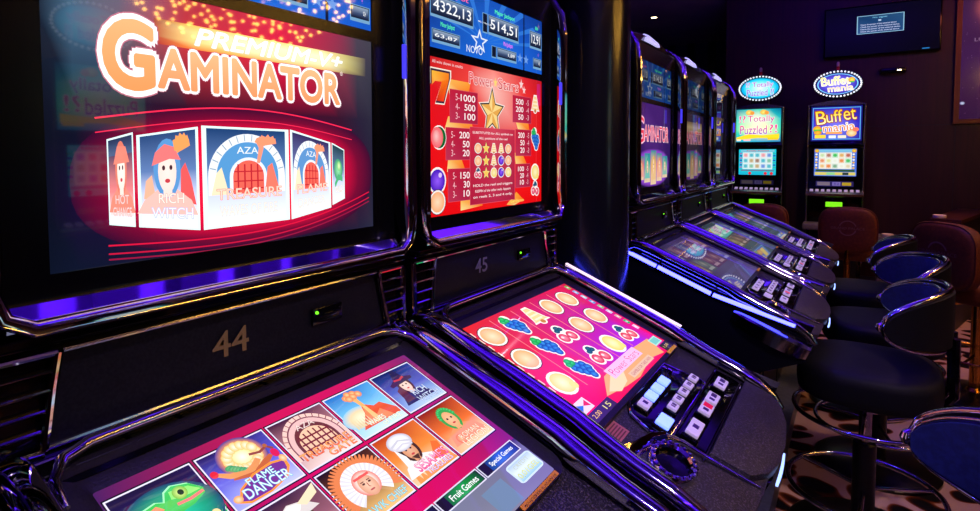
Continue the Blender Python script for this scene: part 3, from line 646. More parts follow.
def art_paytable(a):
    a.grid([0, .3, .5, .8, 1], [0, .15, .5, .85, 1], [[(206, 24, 30), (236, 60, 60), (255, 140, 130), (226, 40, 50), (190, 20, 30)], [(226, 20, 26), (246, 70, 60), (255, 190, 180), (240, 50, 50), (214, 16, 26)], [(236, 10, 20), (236, 20, 36), (226, 30, 50), (240, 20, 30), (226, 10, 20)], [(240, 10, 16), (246, 30, 20), (236, 20, 40), (246, 20, 20), (230, 10, 14)], [(236, 6, 12), (236, 10, 16), (240, 20, 20), (236, 10, 16), (226, 6, 10)]])
    for pts in ([(.13, .36), (.3, .36), (.33, .46), (.1, .46)], [(.13, .62), (.22, .62), (.26, .72), (.12, .72)], [(.22, .92), (.34, .78), (.4, .97), (.22, .985)], [(.7, .6), (.76, .56), (.84, .7), (.72, .72)], [(.12, .12), (.3, .12), (.28, .22), (.14, .22)], [(.7, .32), (.84, .32), (.86, .42), (.74, .42)], [(.62, .99), (.72, .9), (.8, .97), (.7, 1.0)]):
        a.raw(pts, [tuple(range(4))], [(255, 190, 90), (255, 160, 50), (250, 110, 20), (255, 230, 150)])
    a.text('All wins shown in credits', .02, .015, .24, .035, (255, 226, 226))
    a.title('Power', .29, .045, .49, .125, (240, 70, 90), (255, 244, 240), .03, (206, 10, 30)); a.title('Stars', .54, .045, .74, .125, (240, 70, 90), (255, 244, 240), .03, (206, 10, 30))
    a.poly(star_pts(.515, .085, .02, .04), (255, 220, 120)); a.poly(star_pts(.77, .06, .025, .045), (255, 214, 214)); a.poly(star_pts(.80, .1, .02, .035), (255, 214, 214))
    for box, rows in (((.14, .18, .36, .40), ('1000', '500', '100')), ((.11, .43, .31, .645), ('200', '50', '20')), ((.125, .70, .31, .92), ('150', '30', '10')), ((.68, .15, .88, .36), ('500', '200', '50')), ((.71, .41, .88, .62), ('200', '50', '20')), ((.71, .68, .87, .87), ('100', '20', '10'))):
        a.push(*box); a.rect(0, 0, 1, 1, (216, 80, 100)); a.grid([.012, .988], [.015, .985], [[(196, 30, 60), (176, 26, 60)], [(190, 50, 84), (170, 30, 66)]])
        for i, w in enumerate(rows):
            x1 = .9; wd = .13 * len(w); y = .12 + .28 * i
            left = box[0] < .5
            if left: a.text('%d-' % (5 - i), .2, y, .34, y + .2, (255, 190, 200)); a.text(w, x1 - wd, y, x1, y + .2, (255, 236, 236), .012)
            else: a.text('-%d' % (5 - i), .72, y, .86, y + .2, (255, 190, 200)); a.text(w, .56 - wd, y, .56, y + .2, (255, 236, 236), .012)
        a.pop()
    for kd, x, y, r in (('seven', .075, .18, .068), ('melon', .056, .50, .052), ('plum', .053, .775, .06), ('orange', .052, .91, .055), ('bell', .925, .195, .05), ('grape', .925, .48, .055), ('lemon', .925, .753, .048), ('cherry', .927, .893, .045)): fruit(a, kd, x, y, r, 1.5)
    a.poly(star_pts(.485, .305, .125, .20, 5, .47), (255, 236, 226)); a.poly(star_pts(.485, .305, .115, .185, 5, .45), (40, 34, 40)); a.poly(star_pts(.485, .305, .1, .16, 5, .45), (255, 220, 140))
    p = star_pts(.485, .305, .1, .16, 5, .45)
    for i in range(0, 10, 2): a.poly([(.485, .305), p[i], p[(i + 1) % 10]], (236, 170, 80))
    a.push(.295, .42, .7, .955); a.rect(-.008, -.006, 1.008, 1.006, (226, 90, 110)); a.grid([0, .5, 1], [0, 1], [[(206, 40, 66), (214, 70, 90), (196, 40, 70)], [(176, 26, 60), (190, 40, 76), (170, 26, 64)]])
    a.text('SUBSTITUTES for ALL symbols on', .05, .05, .95, .09, (255, 226, 226), .01); a.text('ALL positions of the reel', .18, .12, .82, .16, (255, 226, 226), .01)
    g = [('orange', 'star', 'bell', 'bell', 'orange'), ('orange', 'star', 'bell', 'plum', 'orange'), ('cherry', 'star', 'lemon', 'plum', 'lemon')]
    for r in range(3):
        for c in range(5): fruit(a, g[r][c], .16 + .17 * c, .27 + .165 * r, .075, 1.0)
    for i, w in enumerate(('HOLD the reel and triggers', 'RESPIN of the other reels. Appears', 'on reels 2, 3 and 4 only.')): a.text(w, .06 + .04 * (i % 2), .74 + .075 * i, .94 - .04 * (i % 2), .785 + .075 * i, (255, 226, 226), .01)
    a.pop()
    a.text('Gamblemax', .66, .955, .8, .98, (255, 240, 120))

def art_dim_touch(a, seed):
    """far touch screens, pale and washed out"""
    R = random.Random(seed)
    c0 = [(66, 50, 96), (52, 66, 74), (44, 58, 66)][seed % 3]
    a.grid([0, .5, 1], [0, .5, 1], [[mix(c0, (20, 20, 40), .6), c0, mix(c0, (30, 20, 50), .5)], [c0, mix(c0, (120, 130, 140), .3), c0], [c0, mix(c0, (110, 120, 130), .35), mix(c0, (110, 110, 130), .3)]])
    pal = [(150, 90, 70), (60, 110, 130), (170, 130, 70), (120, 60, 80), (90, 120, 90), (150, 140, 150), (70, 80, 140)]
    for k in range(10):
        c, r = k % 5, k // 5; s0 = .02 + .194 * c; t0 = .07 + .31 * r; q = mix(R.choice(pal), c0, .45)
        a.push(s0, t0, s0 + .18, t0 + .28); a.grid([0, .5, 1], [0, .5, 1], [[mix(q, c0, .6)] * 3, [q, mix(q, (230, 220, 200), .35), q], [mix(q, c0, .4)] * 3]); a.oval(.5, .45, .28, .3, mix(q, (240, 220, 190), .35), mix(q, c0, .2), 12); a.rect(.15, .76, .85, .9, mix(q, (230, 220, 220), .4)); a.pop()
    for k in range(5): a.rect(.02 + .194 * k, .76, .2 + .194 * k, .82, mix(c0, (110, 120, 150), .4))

def art_dark(a):
    a.grid([0, .5, 1], [0, .5, 1], [[(10, 8, 16), (18, 14, 28), (12, 10, 20)]] * 3)

def art_puzzled(a):
    a.grid([0, .25, .5, .75, 1], [0, .3, .65, 1], [[(10, 120, 150), (30, 176, 176), (60, 200, 180), (20, 150, 170), (0, 90, 140)], [(40, 200, 190), (190, 246, 200), (255, 250, 214), (190, 246, 200), (30, 180, 180)], [(60, 214, 170), (220, 250, 170), (255, 250, 200), (220, 250, 170), (60, 210, 170)], [(10, 150, 190), (20, 170, 200), (20, 160, 200), (20, 150, 190), (10, 120, 180)]])
    for x in (.3, .62): a.oval(x, .1, .08, .08, (255, 226, 120), (226, 170, 60), 10); a.oval(x + .07, .12, .05, .06, (246, 150, 60), None, 8)
    a.title('!?', .08, .2, .22, .4, (226, 40, 120), (255, 226, 240), .03); a.title('Totally', .27, .2, .86, .44, (226, 40, 110), (255, 230, 240), .035, (150, 40, 170)); a.title('Puzzled', .1, .5, .7, .76, (236, 50, 110), (255, 230, 240), .035, (120, 50, 190)); a.title('?!', .76, .48, .92, .72, (226, 50, 130), (255, 230, 240), .03)
    a.poly([(.02, .86), (.3, .76), (.6, .8), (.97, .76), (.97, .9), (.5, .88), (.02, .94)], (255, 214, 40)); a.rect(.03, .91, .12, .97, (250, 226, 190)); a.rect(.18, .91, .34, .97, (246, 190, 190)); a.rect(.72, .88, .95, .94, (255, 200, 30))

def art_puzzled_reels(a):
    a.rect(0, 0, 1, 1, (20, 206, 226)); a.rect(.05, .02, .95, .1, (130, 200, 226)); a.text('Totally Puzzled', .2, .03, .8, .09, (220, 60, 70), .02)
    a.rect(.1, .12, .9, .78, (226, 244, 246)); R = random.Random(3)
    for r in range(3):
        for c in range(5):
            q = R.choice([(120, 190, 160), (236, 150, 160), (90, 140, 220), (190, 160, 110), (60, 180, 200), (150, 110, 90)]); a.push(.11 + .158 * c, .13 + .215 * r, .255 + .158 * c, .33 + .215 * r)
            a.rect(.08, .1, .92, .9, mix(q, (255, 255, 255), .55)); a.oval(.5, .5, .34, .34, q, mix(q, (255, 255, 255), .3), 10); a.pop()
    a.rect(.05, .80, .95, .86, (100, 130, 160)); a.rect(0, .9, 1, 1, (30, 190, 220))
    for x in (.3, .72, .88): a.oval(x, .94, .045, .06, (236, 40, 60), None, 10)
    for k in range(7): a.rect(.02, .14 + .09 * k, .08, .19 + .09 * k, (40, 60, 190) if k % 2 else (190, 90, 170)); a.rect(.92, .14 + .09 * k, .98, .19 + .09 * k, (40, 60, 190) if k % 2 else (60, 190, 170))

def art_buffet(a):
    a.rect(0, 0, 1, 1, (24, 20, 110)); a.rect(.03, .04, .97, .96, (90, 170, 236)); a.grid([.045, .5, .955], [.06, .5, .94], [[(40, 34, 160), (60, 50, 190), (40, 30, 150)], [(60, 50, 200), (120, 110, 236), (50, 40, 180)], [(40, 60, 190), (90, 120, 226), (40, 40, 160)]])
    Y, Ed = (255, 206, 40), (150, 60, 10)
    a.title('B', .1, .14, .3, .52, Y, Ed, .05, (255, 246, 190), rot=-.1); a.title('uff', .3, .12, .62, .46, Y, Ed, .05, (255, 246, 190), rot=-.1); a.title('et', .64, .1, .88, .4, Y, Ed, .05, (255, 240, 160), rot=-.1)
    a.title('mania', .24, .5, .86, .72, (255, 150, 60), (255, 250, 236), .05, (250, 100, 60), rot=-.12)
    a.oval(.13, .66, .09, .1, (255, 214, 60), (226, 140, 30)); a.rect(.06, .66, .22, .72, (90, 190, 60)); a.oval(.14, .76, .08, .06, (250, 200, 60), (220, 130, 30))
    a.rect(.08, .82, .3, .92, (250, 210, 60)); a.rect(.36, .84, .5, .92, (236, 240, 250)); a.rect(.54, .84, .7, .92, (240, 226, 200)); a.oval(.8, .78, .1, .1, (255, 226, 180), (240, 170, 90)); a.oval(.88, .68, .06, .06, (255, 120, 90)); a.rect(.3, .74, .62, .8, (255, 160, 80))

def art_buffet_reels(a):
    a.rect(0, 0, 1, 1, (80, 120, 226)); a.rect(.06, .02, .94, .12, (130, 200, 236)); a.rect(.11, .13, .89, .74, (240, 248, 236)); R = random.Random(5)
    cols = [(200, 226, 170), (176, 110, 90), (50, 190, 80), (226, 170, 90), (190, 90, 70), (236, 140, 90), (226, 226, 150), (236, 244, 226), (236, 130, 60), (60, 190, 90), (240, 190, 120), (240, 130, 60), (120, 170, 130), (240, 240, 220), (226, 210, 170)]
    for r in range(3):
        for c in range(5): q = cols[r * 5 + c]; a.push(.12 + .153 * c, .14 + .2 * r, .265 + .153 * c, .33 + .2 * r); a.rect(.06, .06, .94, .94, mix(q, (255, 255, 255), .62)); a.oval(.5, .5, .34, .3, q, mix(q, (255, 255, 255), .25), 10); a.pop()
    a.rect(.04, .76, .96, .84, (50, 90, 60)); a.rect(.02, .86, .98, .97, (226, 210, 110)); a.rect(.3, .87, .5, .96, (150, 220, 150)); a.rect(.68, .87, .82, .96, (40, 60, 60))
    for x in (.06, .94):
        a.oval(x, .07, .055, .07, (255, 220, 70), (226, 150, 30), 10)
        for k in range(6): a.oval(x - .01, .2 + .1 * k, .03, .035, (255, 200, 60) if k % 2 else (250, 250, 250), None, 8)

def art_topper(a, which):
    if which:
        a.glow(.5, .5, .5, .5, [(0, (230, 255, 255)), (.5, (130, 240, 250)), (.86, (20, 196, 236)), (1, (0, 130, 200))], 40)
        a.title('!? Totally', .14, .2, .84, .5, (150, 20, 170), (240, 236, 255), .05); a.title('Puzzled ?!', .16, .54, .86, .84, (90, 40, 190), (240, 236, 255), .05)
    else:
        a.glow(.5, .5, .5, .5, [(0, (150, 140, 240)), (.6, (90, 80, 216)), (1, (40, 30, 150))], 40); a.band([(.5 + .46 * math.cos(2 * PI * k / 40), .5 + .45 * math.sin(2 * PI * k / 40)) for k in range(41)], .012, (130, 220, 255))
        a.title('Buffet', .12, .16, .78, .54, (255, 226, 130), (255, 246, 226), .04, (255, 246, 210), rot=-.08); a.title('mania', .28, .56, .86, .82, (255, 190, 120), (255, 248, 236), .04, (255, 236, 214), rot=-.1)
        a.oval(.82, .34, .08, .12, (255, 226, 90), (236, 160, 40), 10); a.rect(.78, .4, .88, .46, (90, 190, 70))

def art_info(a, d):
    k = lambda c: tuple(v * d for v in c)
    a.rect(0, 0, 1, 1, k((50, 40, 110))); a.rect(.04, .15, .38, .85, k((150, 130, 150))); a.rect(.44, .15, .66, .85, k((150, 130, 220))); a.rect(.7, .2, .94, .8, k((226, 190, 40)))
    for x in (.48, .56): a.text('8', x, .28, x + .06, .72, k((70, 50, 150)))

def art_tv(a):
    a.rect(0, 0, 1, 1, (3, 3, 9)); a.grid([0, .5, 1], [0, 1], [[(4, 4, 14), (5, 5, 18), (5, 6, 20)], [(3, 3, 10), (5, 4, 20), (4, 4, 14)]])
    a.push(.29, .195, .703, .575); a.rect(0, 0, 1, 1, (150, 200, 226)); a.grid([.02, .98], [.03, .97], [[(20, 60, 100), (40, 84, 124)], [(50, 90, 140), (30, 70, 120)]])
    a.text('No signal', .34, .1, .64, .2, (130, 200, 236), .01); a.rect(.46, .27, .52, .36, (190, 210, 240))
    for i, (x0, x1) in enumerate(((.08, .84), (.08, .9), (.08, .92), (.08, .9))): a.text('Check the power of the external device', x0, .46 + .125 * i, x1, .55 + .125 * i, (206, 214, 250), .02)
    a.pop(); a.rect(.86, .965, .92, .985, (40, 130, 200))

def art_poster(a):
    a.grid([0, .5, 1], [0, .3, .7, 1], [[(58, 30, 70)] * 3, [(70, 32, 78), (76, 36, 82), (66, 30, 74)], [(70, 30, 74), (80, 36, 80), (74, 32, 74)], [(56, 22, 66), (66, 26, 70), (60, 24, 66)]])
    R = random.Random(9)
    for k in range(70): x, y = R.random() * .98, R.random() * .98; a.oval(x, y, .004, .003, (120, 80, 120), None, 6)
    a.text('LUXURY', .1, .40, .34, .425, (150, 110, 150), .01); a.text('THE', .28, .84, .36, .865, (190, 150, 180), .01); a.rect(.33, .08, .38, .13, (190, 160, 190))
    a.glow(.025, .88, .022, .014, [(0, (240, 246, 255)), (.5, (190, 200, 240)), (1, (80, 36, 90))], 12)
# ------------------------------------------------------------------ the angled-deck slot machine
HW = 0.31                                   # half width of a cabinet
SA, CA = 0.3728, 0.9279                     # slope of the touch deck
def deck(l, v, h=0.0):                      # l down the slope, v across, h above the touch glass
    return Vector((0.0711 + l * CA + h * SA, v, 0.9584 - l * SA + h * CA))
def up_place(x, z0, z1, w):                 # upright picture: s -> y, t -> z
    return lambda s, t, h: (x + h, (s - .5) * w, z1 + (z0 - z1) * t)
def deck_place(s, t, h):
    p = deck(t * .307, (s - .5) * .474, .0004 + h); return (p.x, p.y, p.z)

def m_cabinet():
    b = MB()
    prof = [(-.40, .10), (-.40, 1.70), (-.36, 1.745), (-.07, 1.745), (-.035, 1.72), (-.035, 1.11), (-.015, 1.10), (-.015, .985), (.0, .955), (.56, .735), (.575, .70), (.56, .665), (.44, .61), (.38, .52), (.36, .10)]
    b.loft([[(x, y, z) for x, z in prof] for y in (-.292, .292)], 'body')
    b.box((-.02, 0, .075), (.70, .56, .05), 'black')
    return b
def m_bezel():
    b = MB(); x0, x1 = -.034, .003
    def bar(y0, y1, z0, z1): b.box(((x0 + x1) / 2, (y0 + y1) / 2, (z0 + z1) / 2), (x1 - x0, y1 - y0, z1 - z0), 'bezel')
    bar(-.292, -.2402, 1.148, 1.712); bar(.2402, .292, 1.148, 1.712)
    bar(-.2402, .2402, 1.148, 1.1748); bar(-.2402, .2402, 1.4945, 1.5123); bar(-.2402, .2402, 1.652, 1.712)
    return b
def m_chrome_frame():
    b = MB(); P = []
    zt, zb, y, r = 1.655, 1.130, .300, .035
    def side(sg):
        o = [(-.085, sg * y * .93, 1.745), (-.05, sg * y * .97, 1.738), (-.012, sg * y, 1.712), (.014, sg * y, 1.675), (.020, sg * y, 1.62), (.020, sg * y, 1.45), (.020, sg * y, 1.3), (.022, sg * y, zb + .07), (.028, sg * y, zb + r)]
        return o
    L = side(-1); R = side(1)
    P = L + [(.034, -y + .010, zb + .012), (.038, -y + .032, zb)] + [(.038, -.2 + .1 * k, zb) for k in range(5)] + [(.038, y - .032, zb), (.034, y - .010, zb + .012)] + R[::-1]
    rings = []; V = [Vector(p) for p in P]; n = 14
    for i, p in enumerate(V):
        t = (V[min(i + 1, len(V) - 1)] - V[max(i - 1, 0)]).normalized()
        # depth axis: perpendicular to the path, pointing to the player
        a = Vector((1, 0, 0)) - t * t.x
        if a.length < .2: a = Vector((0, 0, 1)) - t * t.z
        a.normalize(); c = t.cross(a).normalized(); ring = []
        for k in range(n):
            q = 2 * PI * k / n; u = math.copysign(abs(math.cos(q)) ** .7, math.cos(q)); w = math.copysign(abs(math.sin(q)) ** .7, math.sin(q))
            groove = 1 - .22 * (abs(math.sin(q)) < .2 and math.cos(q) > 0)
            kk = min(1, max(.42, (p.z - zb) / .05)); ring.append(p + a * (.026 * u * groove * kk) + c * (.0115 * w * (.55 + .45 * kk)))
        rings.append(ring)
    b.loft(rings, 'chrome'); return b
def m_trim_glint(sg):  # blue reflection on the chrome frame, built as a small emissive bar
    def f():
        b = MB(); y = sg * .2865
        b.box((.034, y, 1.465), (.008, .003, .06), 'glint_blue', .001, seg=1)
        return b
    return f
def m_lip():
    b = MB()
    prof = [(.004, .0), (.014, -.001), (.031, -.019), (.030, -.023), (0, -.023)]
    b.loft([[(x, y, 1.150 + z) for x, z in prof] for y in (-.287, .287)], 'chrome')
    # stepped black and chrome mouldings under the upper unit
    for z, x, h, m in ((1.112, .022, .010, 'gloss'), (1.1035, .012, .004, 'chrome2')):
        b.box((x - .02, 0, z), (.04, .60, h), m, .0018, seg=1)
    return b
def m_panel():
    b = MB()
    b.faces([(.006, -.232, 1.092), (.006, .232, 1.092), (.012, .250, 1.000), (.012, -.250, 1.000)], [(0, 1, 2, 3)], 'panelblk')
    b.tube([(.010, -.234, 1.0945), (.010, .234, 1.0945)], .0028, 'chrome2', 8); b.tube([(.016, -.253, .9985), (.016, .253, .9985)], .0032, 'chrome2', 8)
    b.box((-.008, 0, 1.045), (.02, .46, .09), 'gloss'); return b
def m_card():
    b = MB(); b.box((.0125, .122, 1.049), (.006, .060, .026), 'gloss', .002); b.box((.0165, .130, 1.050), (.004, .036, .005), 'bezel', .001); return b
def m_card_led():
    b = MB(); b.lathe([(.0001, .004), (.0022, .003), (.0026, 0)], (.0152, .099, 1.056), 'green_led', 10, (Vector((0, 1, 0)), Vector((0, 0, 1)), Vector((1, 0, 0)))); return b
def m_number(s, col):
    def f():
        vs, fs = text_in(s, (-.068, 1.032, -.016, 1.066) if s != '45' else (-.094, 1.036, -.046, 1.068), .01)
        b = MB(); b.faces([(.0108, x, z) for x, z in vs], fs, col); return b
    return f
def m_louver(sg):
    def f():
        b = MB(); q = lambda y: sg * y
        yt, yb, yo = .240, .257, .304
        b.faces([(.004, q(yt), 1.092), (.004, q(yo), 1.092), (.008, q(yo), .998), (.008, q(yb), .998)], [(0, 1, 2, 3)], 'gloss')
        b.tube([(.012, q(yt), 1.094), (.012, q(yt + .006), 1.06), (.016, q(yb - .004), 1.02), (.018, q(yb), .997)], .0042, 'chrome', 8)
        b.tube([(.010, q(yo), 1.094), (.012, q(yo), .997)], .0060, 'chrome', 8)
        b.tube([(.012, q(yt), 1.094), (.010, q(yo), 1.094)], .0036, 'chrome', 8); b.tube([(.018, q(yb), .997), (.012, q(yo), .997)], .0036, 'chrome', 8)
        for k in range(4):
            z = 1.076 - .020 * k; t = (1.094 - z) / .097; yi = yt + (yb - yt) * t
            b.box((.011, q((yi + yo) / 2), z), (.010, yo - yi, .0045), 'chrome2', .0015, seg=1)
        return b
    return f
def m_ledge():
    b = MB()
    prof = [(-.01, .992), (.014, .992), (.020, .986), (.020, .980), (.040, .972), (.052, .975), (.056, .970), (.050, .958), (-.01, .955)]
    b.loft([[(x, y, z) for x, z in prof] for y in (-.302, .302)], 'gloss')
    for k in range(10):
        y = -.27 + .06 * k; b.box((.030, y, .9785), (.020, .0555, .003), 'black', .001, seg=1)
    b.tube([(.022, -.30, .9875), (.022, .30, .9875)], .0022, 'chrome2', 6); return b
def m_deck_trim():
    # chrome edging around the head of the touch deck, dipping round its corners
    b = MB(); pts = [deck(.02, -.268, .020), deck(-.015, -.266, .020), deck(-.040, -.250, .020), deck(-.050, -.222, .020)] + [deck(-.051, -.18 + .06 * k, .020) for k in range(7)] + [deck(-.050, .222, .020), deck(-.040, .250, .020), deck(-.015, .266, .020), deck(.02, .268, .020)]
    b.tube(pts, [.003, .0055] + [.0065] * 11 + [.0055, .003], 'chrome', 10); return b
def m_deck_bezel():
    b = MB(); o = rrect(-.046, -.264, .318, .264, .03); i = rrect(.0, -.237, .307, .237, .003)
    # the rim slopes down to the glass
    n = len(o); o2 = rrect(-.040, -.258, .316, .258, .028)
    H = lambda a, h: h - (h - .002) * min(1, max(0, (a - .20) / .10))
    vs = [deck(a, v, -.03) for a, v in o] + [deck(a, v, H(a, .006)) for a, v in o] + [deck(a, v, H(a, .008)) for a, v in o2] + [deck(a, v, .0005) for a, v in i] + [deck(a, v, -.01) for a, v in i]
    fs = []
    for j in range(4):
        for k in range(n): q = (k + 1) % n; fs.append((j * n + k, j * n + q, (j + 1) * n + q, (j + 1) * n + k))
    b.faces(vs, fs, 'deckblk'); return b
def m_base_deck():
    # lower deck with rounded front, covered in vinyl
    b = MB(); o = [(.300, -.285), (.49, -.285), (.535, -.27), (.566, -.22), (.574, -.1), (.574, .1), (.566, .22), (.535, .27), (.49, .285), (.300, .285)]
    b.prism(o, deck, -.055, -.012, 'vinyl', .004)
    return b
def m_rail(sg):
    def f():
        b = MB(); pr = ell(.0185, .0165, 16, 2.6)
        ls = [(-.072, -.010, 1), (-.058, .006, 1), (-.04, .012, 1), (0, .014, 1), (.1, .014, 1), (.2, .014, 1), (.28, .013, 1.02), (.32, .008, 1.1), (.35, .007, 1.0), (.39, .005, .95), (.45, .005, .88), (.50, .001, .8), (.54, -.010, .7), (.565, -.026, .5)]
        rings = []; V = [deck(l, sg * .2875, h) for l, h, k in ls]
        for i, p in enumerate(V):
            t = (V[min(i + 1, len(V) - 1)] - V[max(i - 1, 0)]).normalized(); a = Vector((0, 1, 0)); c = t.cross(a).normalized(); k = ls[i][2]
            rings.append([p + a * (u * min(k, 1.12)) + c * (w * k) for u, w in pr])
        b.loft(rings, 'chrome')
        return b
    return f
def m_strip(sg):
    def f():
        b = MB(); y = sg * .3015
        for l0, l1 in ((-.075, .045), (.052, .24), (.248, .495)):
            n = 6; v = []
            for k in range(n + 1):
                l = l0 + (l1 - l0) * k / n; h = -.028 + max(0, l - .25) * .12; w = .0065
                v.append([deck(l, y - sg * .006, h - w), deck(l, y - sg * .006, h + w), deck(l, y + sg * .003, h + w * .8), deck(l, y + sg * .003, h - w * .8)])
            b.loft(v, 'led_strip')
        return b
    return f
def m_strip_housing(sg):
    def f():
        b = MB(); v = []
        for k in range(15):
            l = -.08 + .62 * k / 14; h = -.028 + max(0, l - .25) * .12; y = sg * .292
            v.append([deck(l, y, h - .02), deck(l, y, h + .02), deck(l, y + sg * .006, h + .016), deck(l, y + sg * .006, h - .016)])
        b.loft(v, 'chrome2'); return b
    return f
def m_rail_glint(sg):  # pale reflection along the rail top, built as an emissive line
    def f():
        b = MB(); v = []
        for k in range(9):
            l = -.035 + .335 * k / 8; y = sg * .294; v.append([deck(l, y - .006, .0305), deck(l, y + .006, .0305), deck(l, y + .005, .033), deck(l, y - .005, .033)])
        b.loft(v, 'glint_pink'); return b
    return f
def m_wing(sg):
    # lower flared shell beside the deck front
    def f():
        b = MB(); rings = []
        for k in range(13):
            l = .325 + .235 * k / 12; q = math.sin(PI * k / 12) ** .6
            y0 = sg * .272; y1 = sg * (.300 + .016 * q); h = -.036
            rings.append([deck(l, y0, h), deck(l, (y0 + y1) / 2, h + .003), deck(l, y1, h - .012), deck(l, y1 - sg * .004, h - .045 - .01 * q), deck(l, y0, h - .06)])
        b.loft(rings, 'chrome2'); return b
    return f
def m_tray():
    b = MB(); o = [(.35, .322)] + [(.44 - .10 * math.cos(PI * k / 12), .322 + .085 * math.sin(PI * k / 12)) for k in range(13)] + [(.54, .322)]
    b.prism(o[1:-1], deck, -.075, -.060, 'gloss', .004); b.tube([deck(l, v, -.060) for l, v in o[1:-1]], .003, 'chrome', 8)
    b.box(deck(.44, .306, -.066), (.14, .04, .012), 'gloss', 0, DR); return b
DR = Matrix(((CA, 0, SA), (0, 1, 0), (-SA, 0, CA)))
def m_button_panel():
    b = MB(); h = -.014
    A = [(.318, .130), (.318, -.100), (.335, -.136), (.375, -.150), (.408, -.128), (.412, .150), (.40, .155)]
    B = [(.414, -.115), (.47, -.115), (.468, .262), (.452, .268), (.414, .262)]
    b.prism(A, deck, h - .02, h + .008, 'gloss', .002); b.prism(B, deck, h - .02, h + .004, 'gloss', .002)
    b.tube([deck(l, v, h + .007) for l, v in A], .0032, 'chrome', 8, closed=True)
    b.tube([deck(.4125, v, h + .008) for v in (-.13, .05, .16, .262)], .0035, 'chrome', 8)
    b.tube([deck(.472, -.13, h + .004), deck(.473, .262, h + .004)], .003, 'chrome2', 8)
    for l, v in ((.326, .112), (.338, .116)): b.lathe([(.006, 0), (.006, .004), (.003, .005)], deck(l, v, h + .007), 'chrome', 10, (Vector((CA, 0, -SA)), Vector((0, 1, 0)), Vector((SA, 0, CA))))
    return b
DR = Matrix(((CA, 0, SA), (0, 1, 0), (-SA, 0, CA)))
def m_button(l, v, dl, dv, cap, ink=None, red=False, hh=.009):
    def f():
        b = MB(); h = -.007
        b.box(deck(l, v, h + hh / 2 - .002), (dl + .007, dv + .007, hh), 'gloss', .002, DR)
        b.box(deck(l, v, h + hh + .001), (dl, dv, .007), cap, .002, DR)
        if red: b.box(deck(l, v + dv * .22, h + hh + .0049), (dl * .72, dv * .38, .0006), 'cap_red', 0, DR)
        if ink:
            for q, w in ink: b.box(deck(l, v + dv * q, h + hh + .0048), (dl * .45, dv * w, .0006), 'cap_ink', 0, DR)
        return b
    return f
def m_cup():
    b = MB(); fr = (Vector((CA, 0, -SA)), Vector((0, 1.0, 0)), Vector((SA, 0, CA))); c = deck(.434, -.200, -.010)
    E = (fr[0] * .92, fr[1] * 1.22, fr[2])
    b.lathe([(.043, -.002), (.044, .008), (.041, .013), (.034, .013), (.031, .009)], c, 'chrome', 40, E, cap=False)
    b.lathe([(.0312, .009), (.029, .002), (.0005, .001)], c, 'gloss', 40, E, cap=False)
    for k in range(18):
        t = 2 * PI * k / 18; p = c + E[0] * (.0385 * math.cos(t)) + E[1] * (.0385 * math.sin(t)) + fr[2] * .012
        b.lathe([(.0052, 0), (.004, .003), (.0008, .0042)], p, 'chrome', 6, fr)
    return b
def m_swoosh():
    b = MB(); h = -.004
    pts = [(.350, -.268), (.366, -.250), (.374, -.225), (.379, -.200), (.386, -.172), (.402, -.142)]
    rings = []
    for i, (l, v) in enumerate(pts):
        w = [.016, .016, .014, .012, .010, .007][i]
        rings.append([deck(l - w, v - w * .3, h), deck(l - w * .3, v, h + .010), deck(l + w * .6, v - w * .3, h + .004), deck(l + w, v - w, h - .010), deck(l, v - w * .5, h - .014)])
    b.loft(rings, 'chrome')
    b.tube([deck(.395, -.145, -.003), deck(.43, -.122, -.005), deck(.478, -.118, -.006), deck(.565, -.10, -.010)], [.006, .005, .004, .003], 'chrome', 8); return b
def m_pad():
    b = MB(); o = [(.476, -.112), (.545, -.102), (.570, -.06), (.583, .0), (.586, .08), (.578, .17), (.560, .235), (.536, .268), (.476, .268)]
    b.prism(o, deck, -.03, .002, 'vinyl', .004); return b
def m_front():
    b = MB(); o = [(.520, -.272), (.552, -.22), (.566, -.1), (.579, 0), (.581, .1), (.570, .2), (.545, .272)]
    rings = [[deck(l + a, v * k, h) for l, v in o] + [deck(l - .08, v * .98, h) for l, v in o[::-1]] for a, h, k in ((.0, -.020, 1), (.006, -.034, 1), (0, -.056, .99), (-.03, -.075, .97))]
    b.loft(rings, 'gloss'); return b
def m_nose():
    b = MB(); v = []
    for k in range(7):
        y = -.035 + .125 * k / 6; w = .002 + .0025 * math.sin(PI * k / 6); x = .6125 + .002 * math.sin(PI * k / 6)
        v.append([(x - .004, y, .716 - w), (x - .004, y, .716 + w), (x, y, .716 + w), (x, y, .716 - w)])
    b.loft(v, 'nose_led'); return b
def m_stick(kind):
    def f():
        b = MB()
        if kind == 0:
            b.prism([(.3085, .130), (.3165, .130), (.3165, .232), (.3085, .232)], deck, .002, .0034, 'orange')
            vs, fs = text_in('MALFUNCTION VOIDS ALL PAYS AND PLAYS', (.136, -.3158, .226, -.3118)); b.faces([deck(-y, x, .0037) for x, y in vs], fs, 'stickerink')
        elif kind == 2:
            b.prism([(.3085, .176), (.3165, .176), (.3165, .238), (.3085, .238)], deck, .002, .0034, 'yellow')
        else:
            b.prism([(.3195, -.238), (.351, -.238), (.351, -.182), (.3195, -.182)], deck, -.013, -.0105, 'brownsticker')
            for k in range(5): b.prism([(.323 + .0055 * k, -.232), (.3255 + .0055 * k, -.232), (.3255 + .0055 * k, -.188), (.323 + .0055 * k, -.188)], deck, -.0106, -.0102, 'stickerink')
        return b
    return f
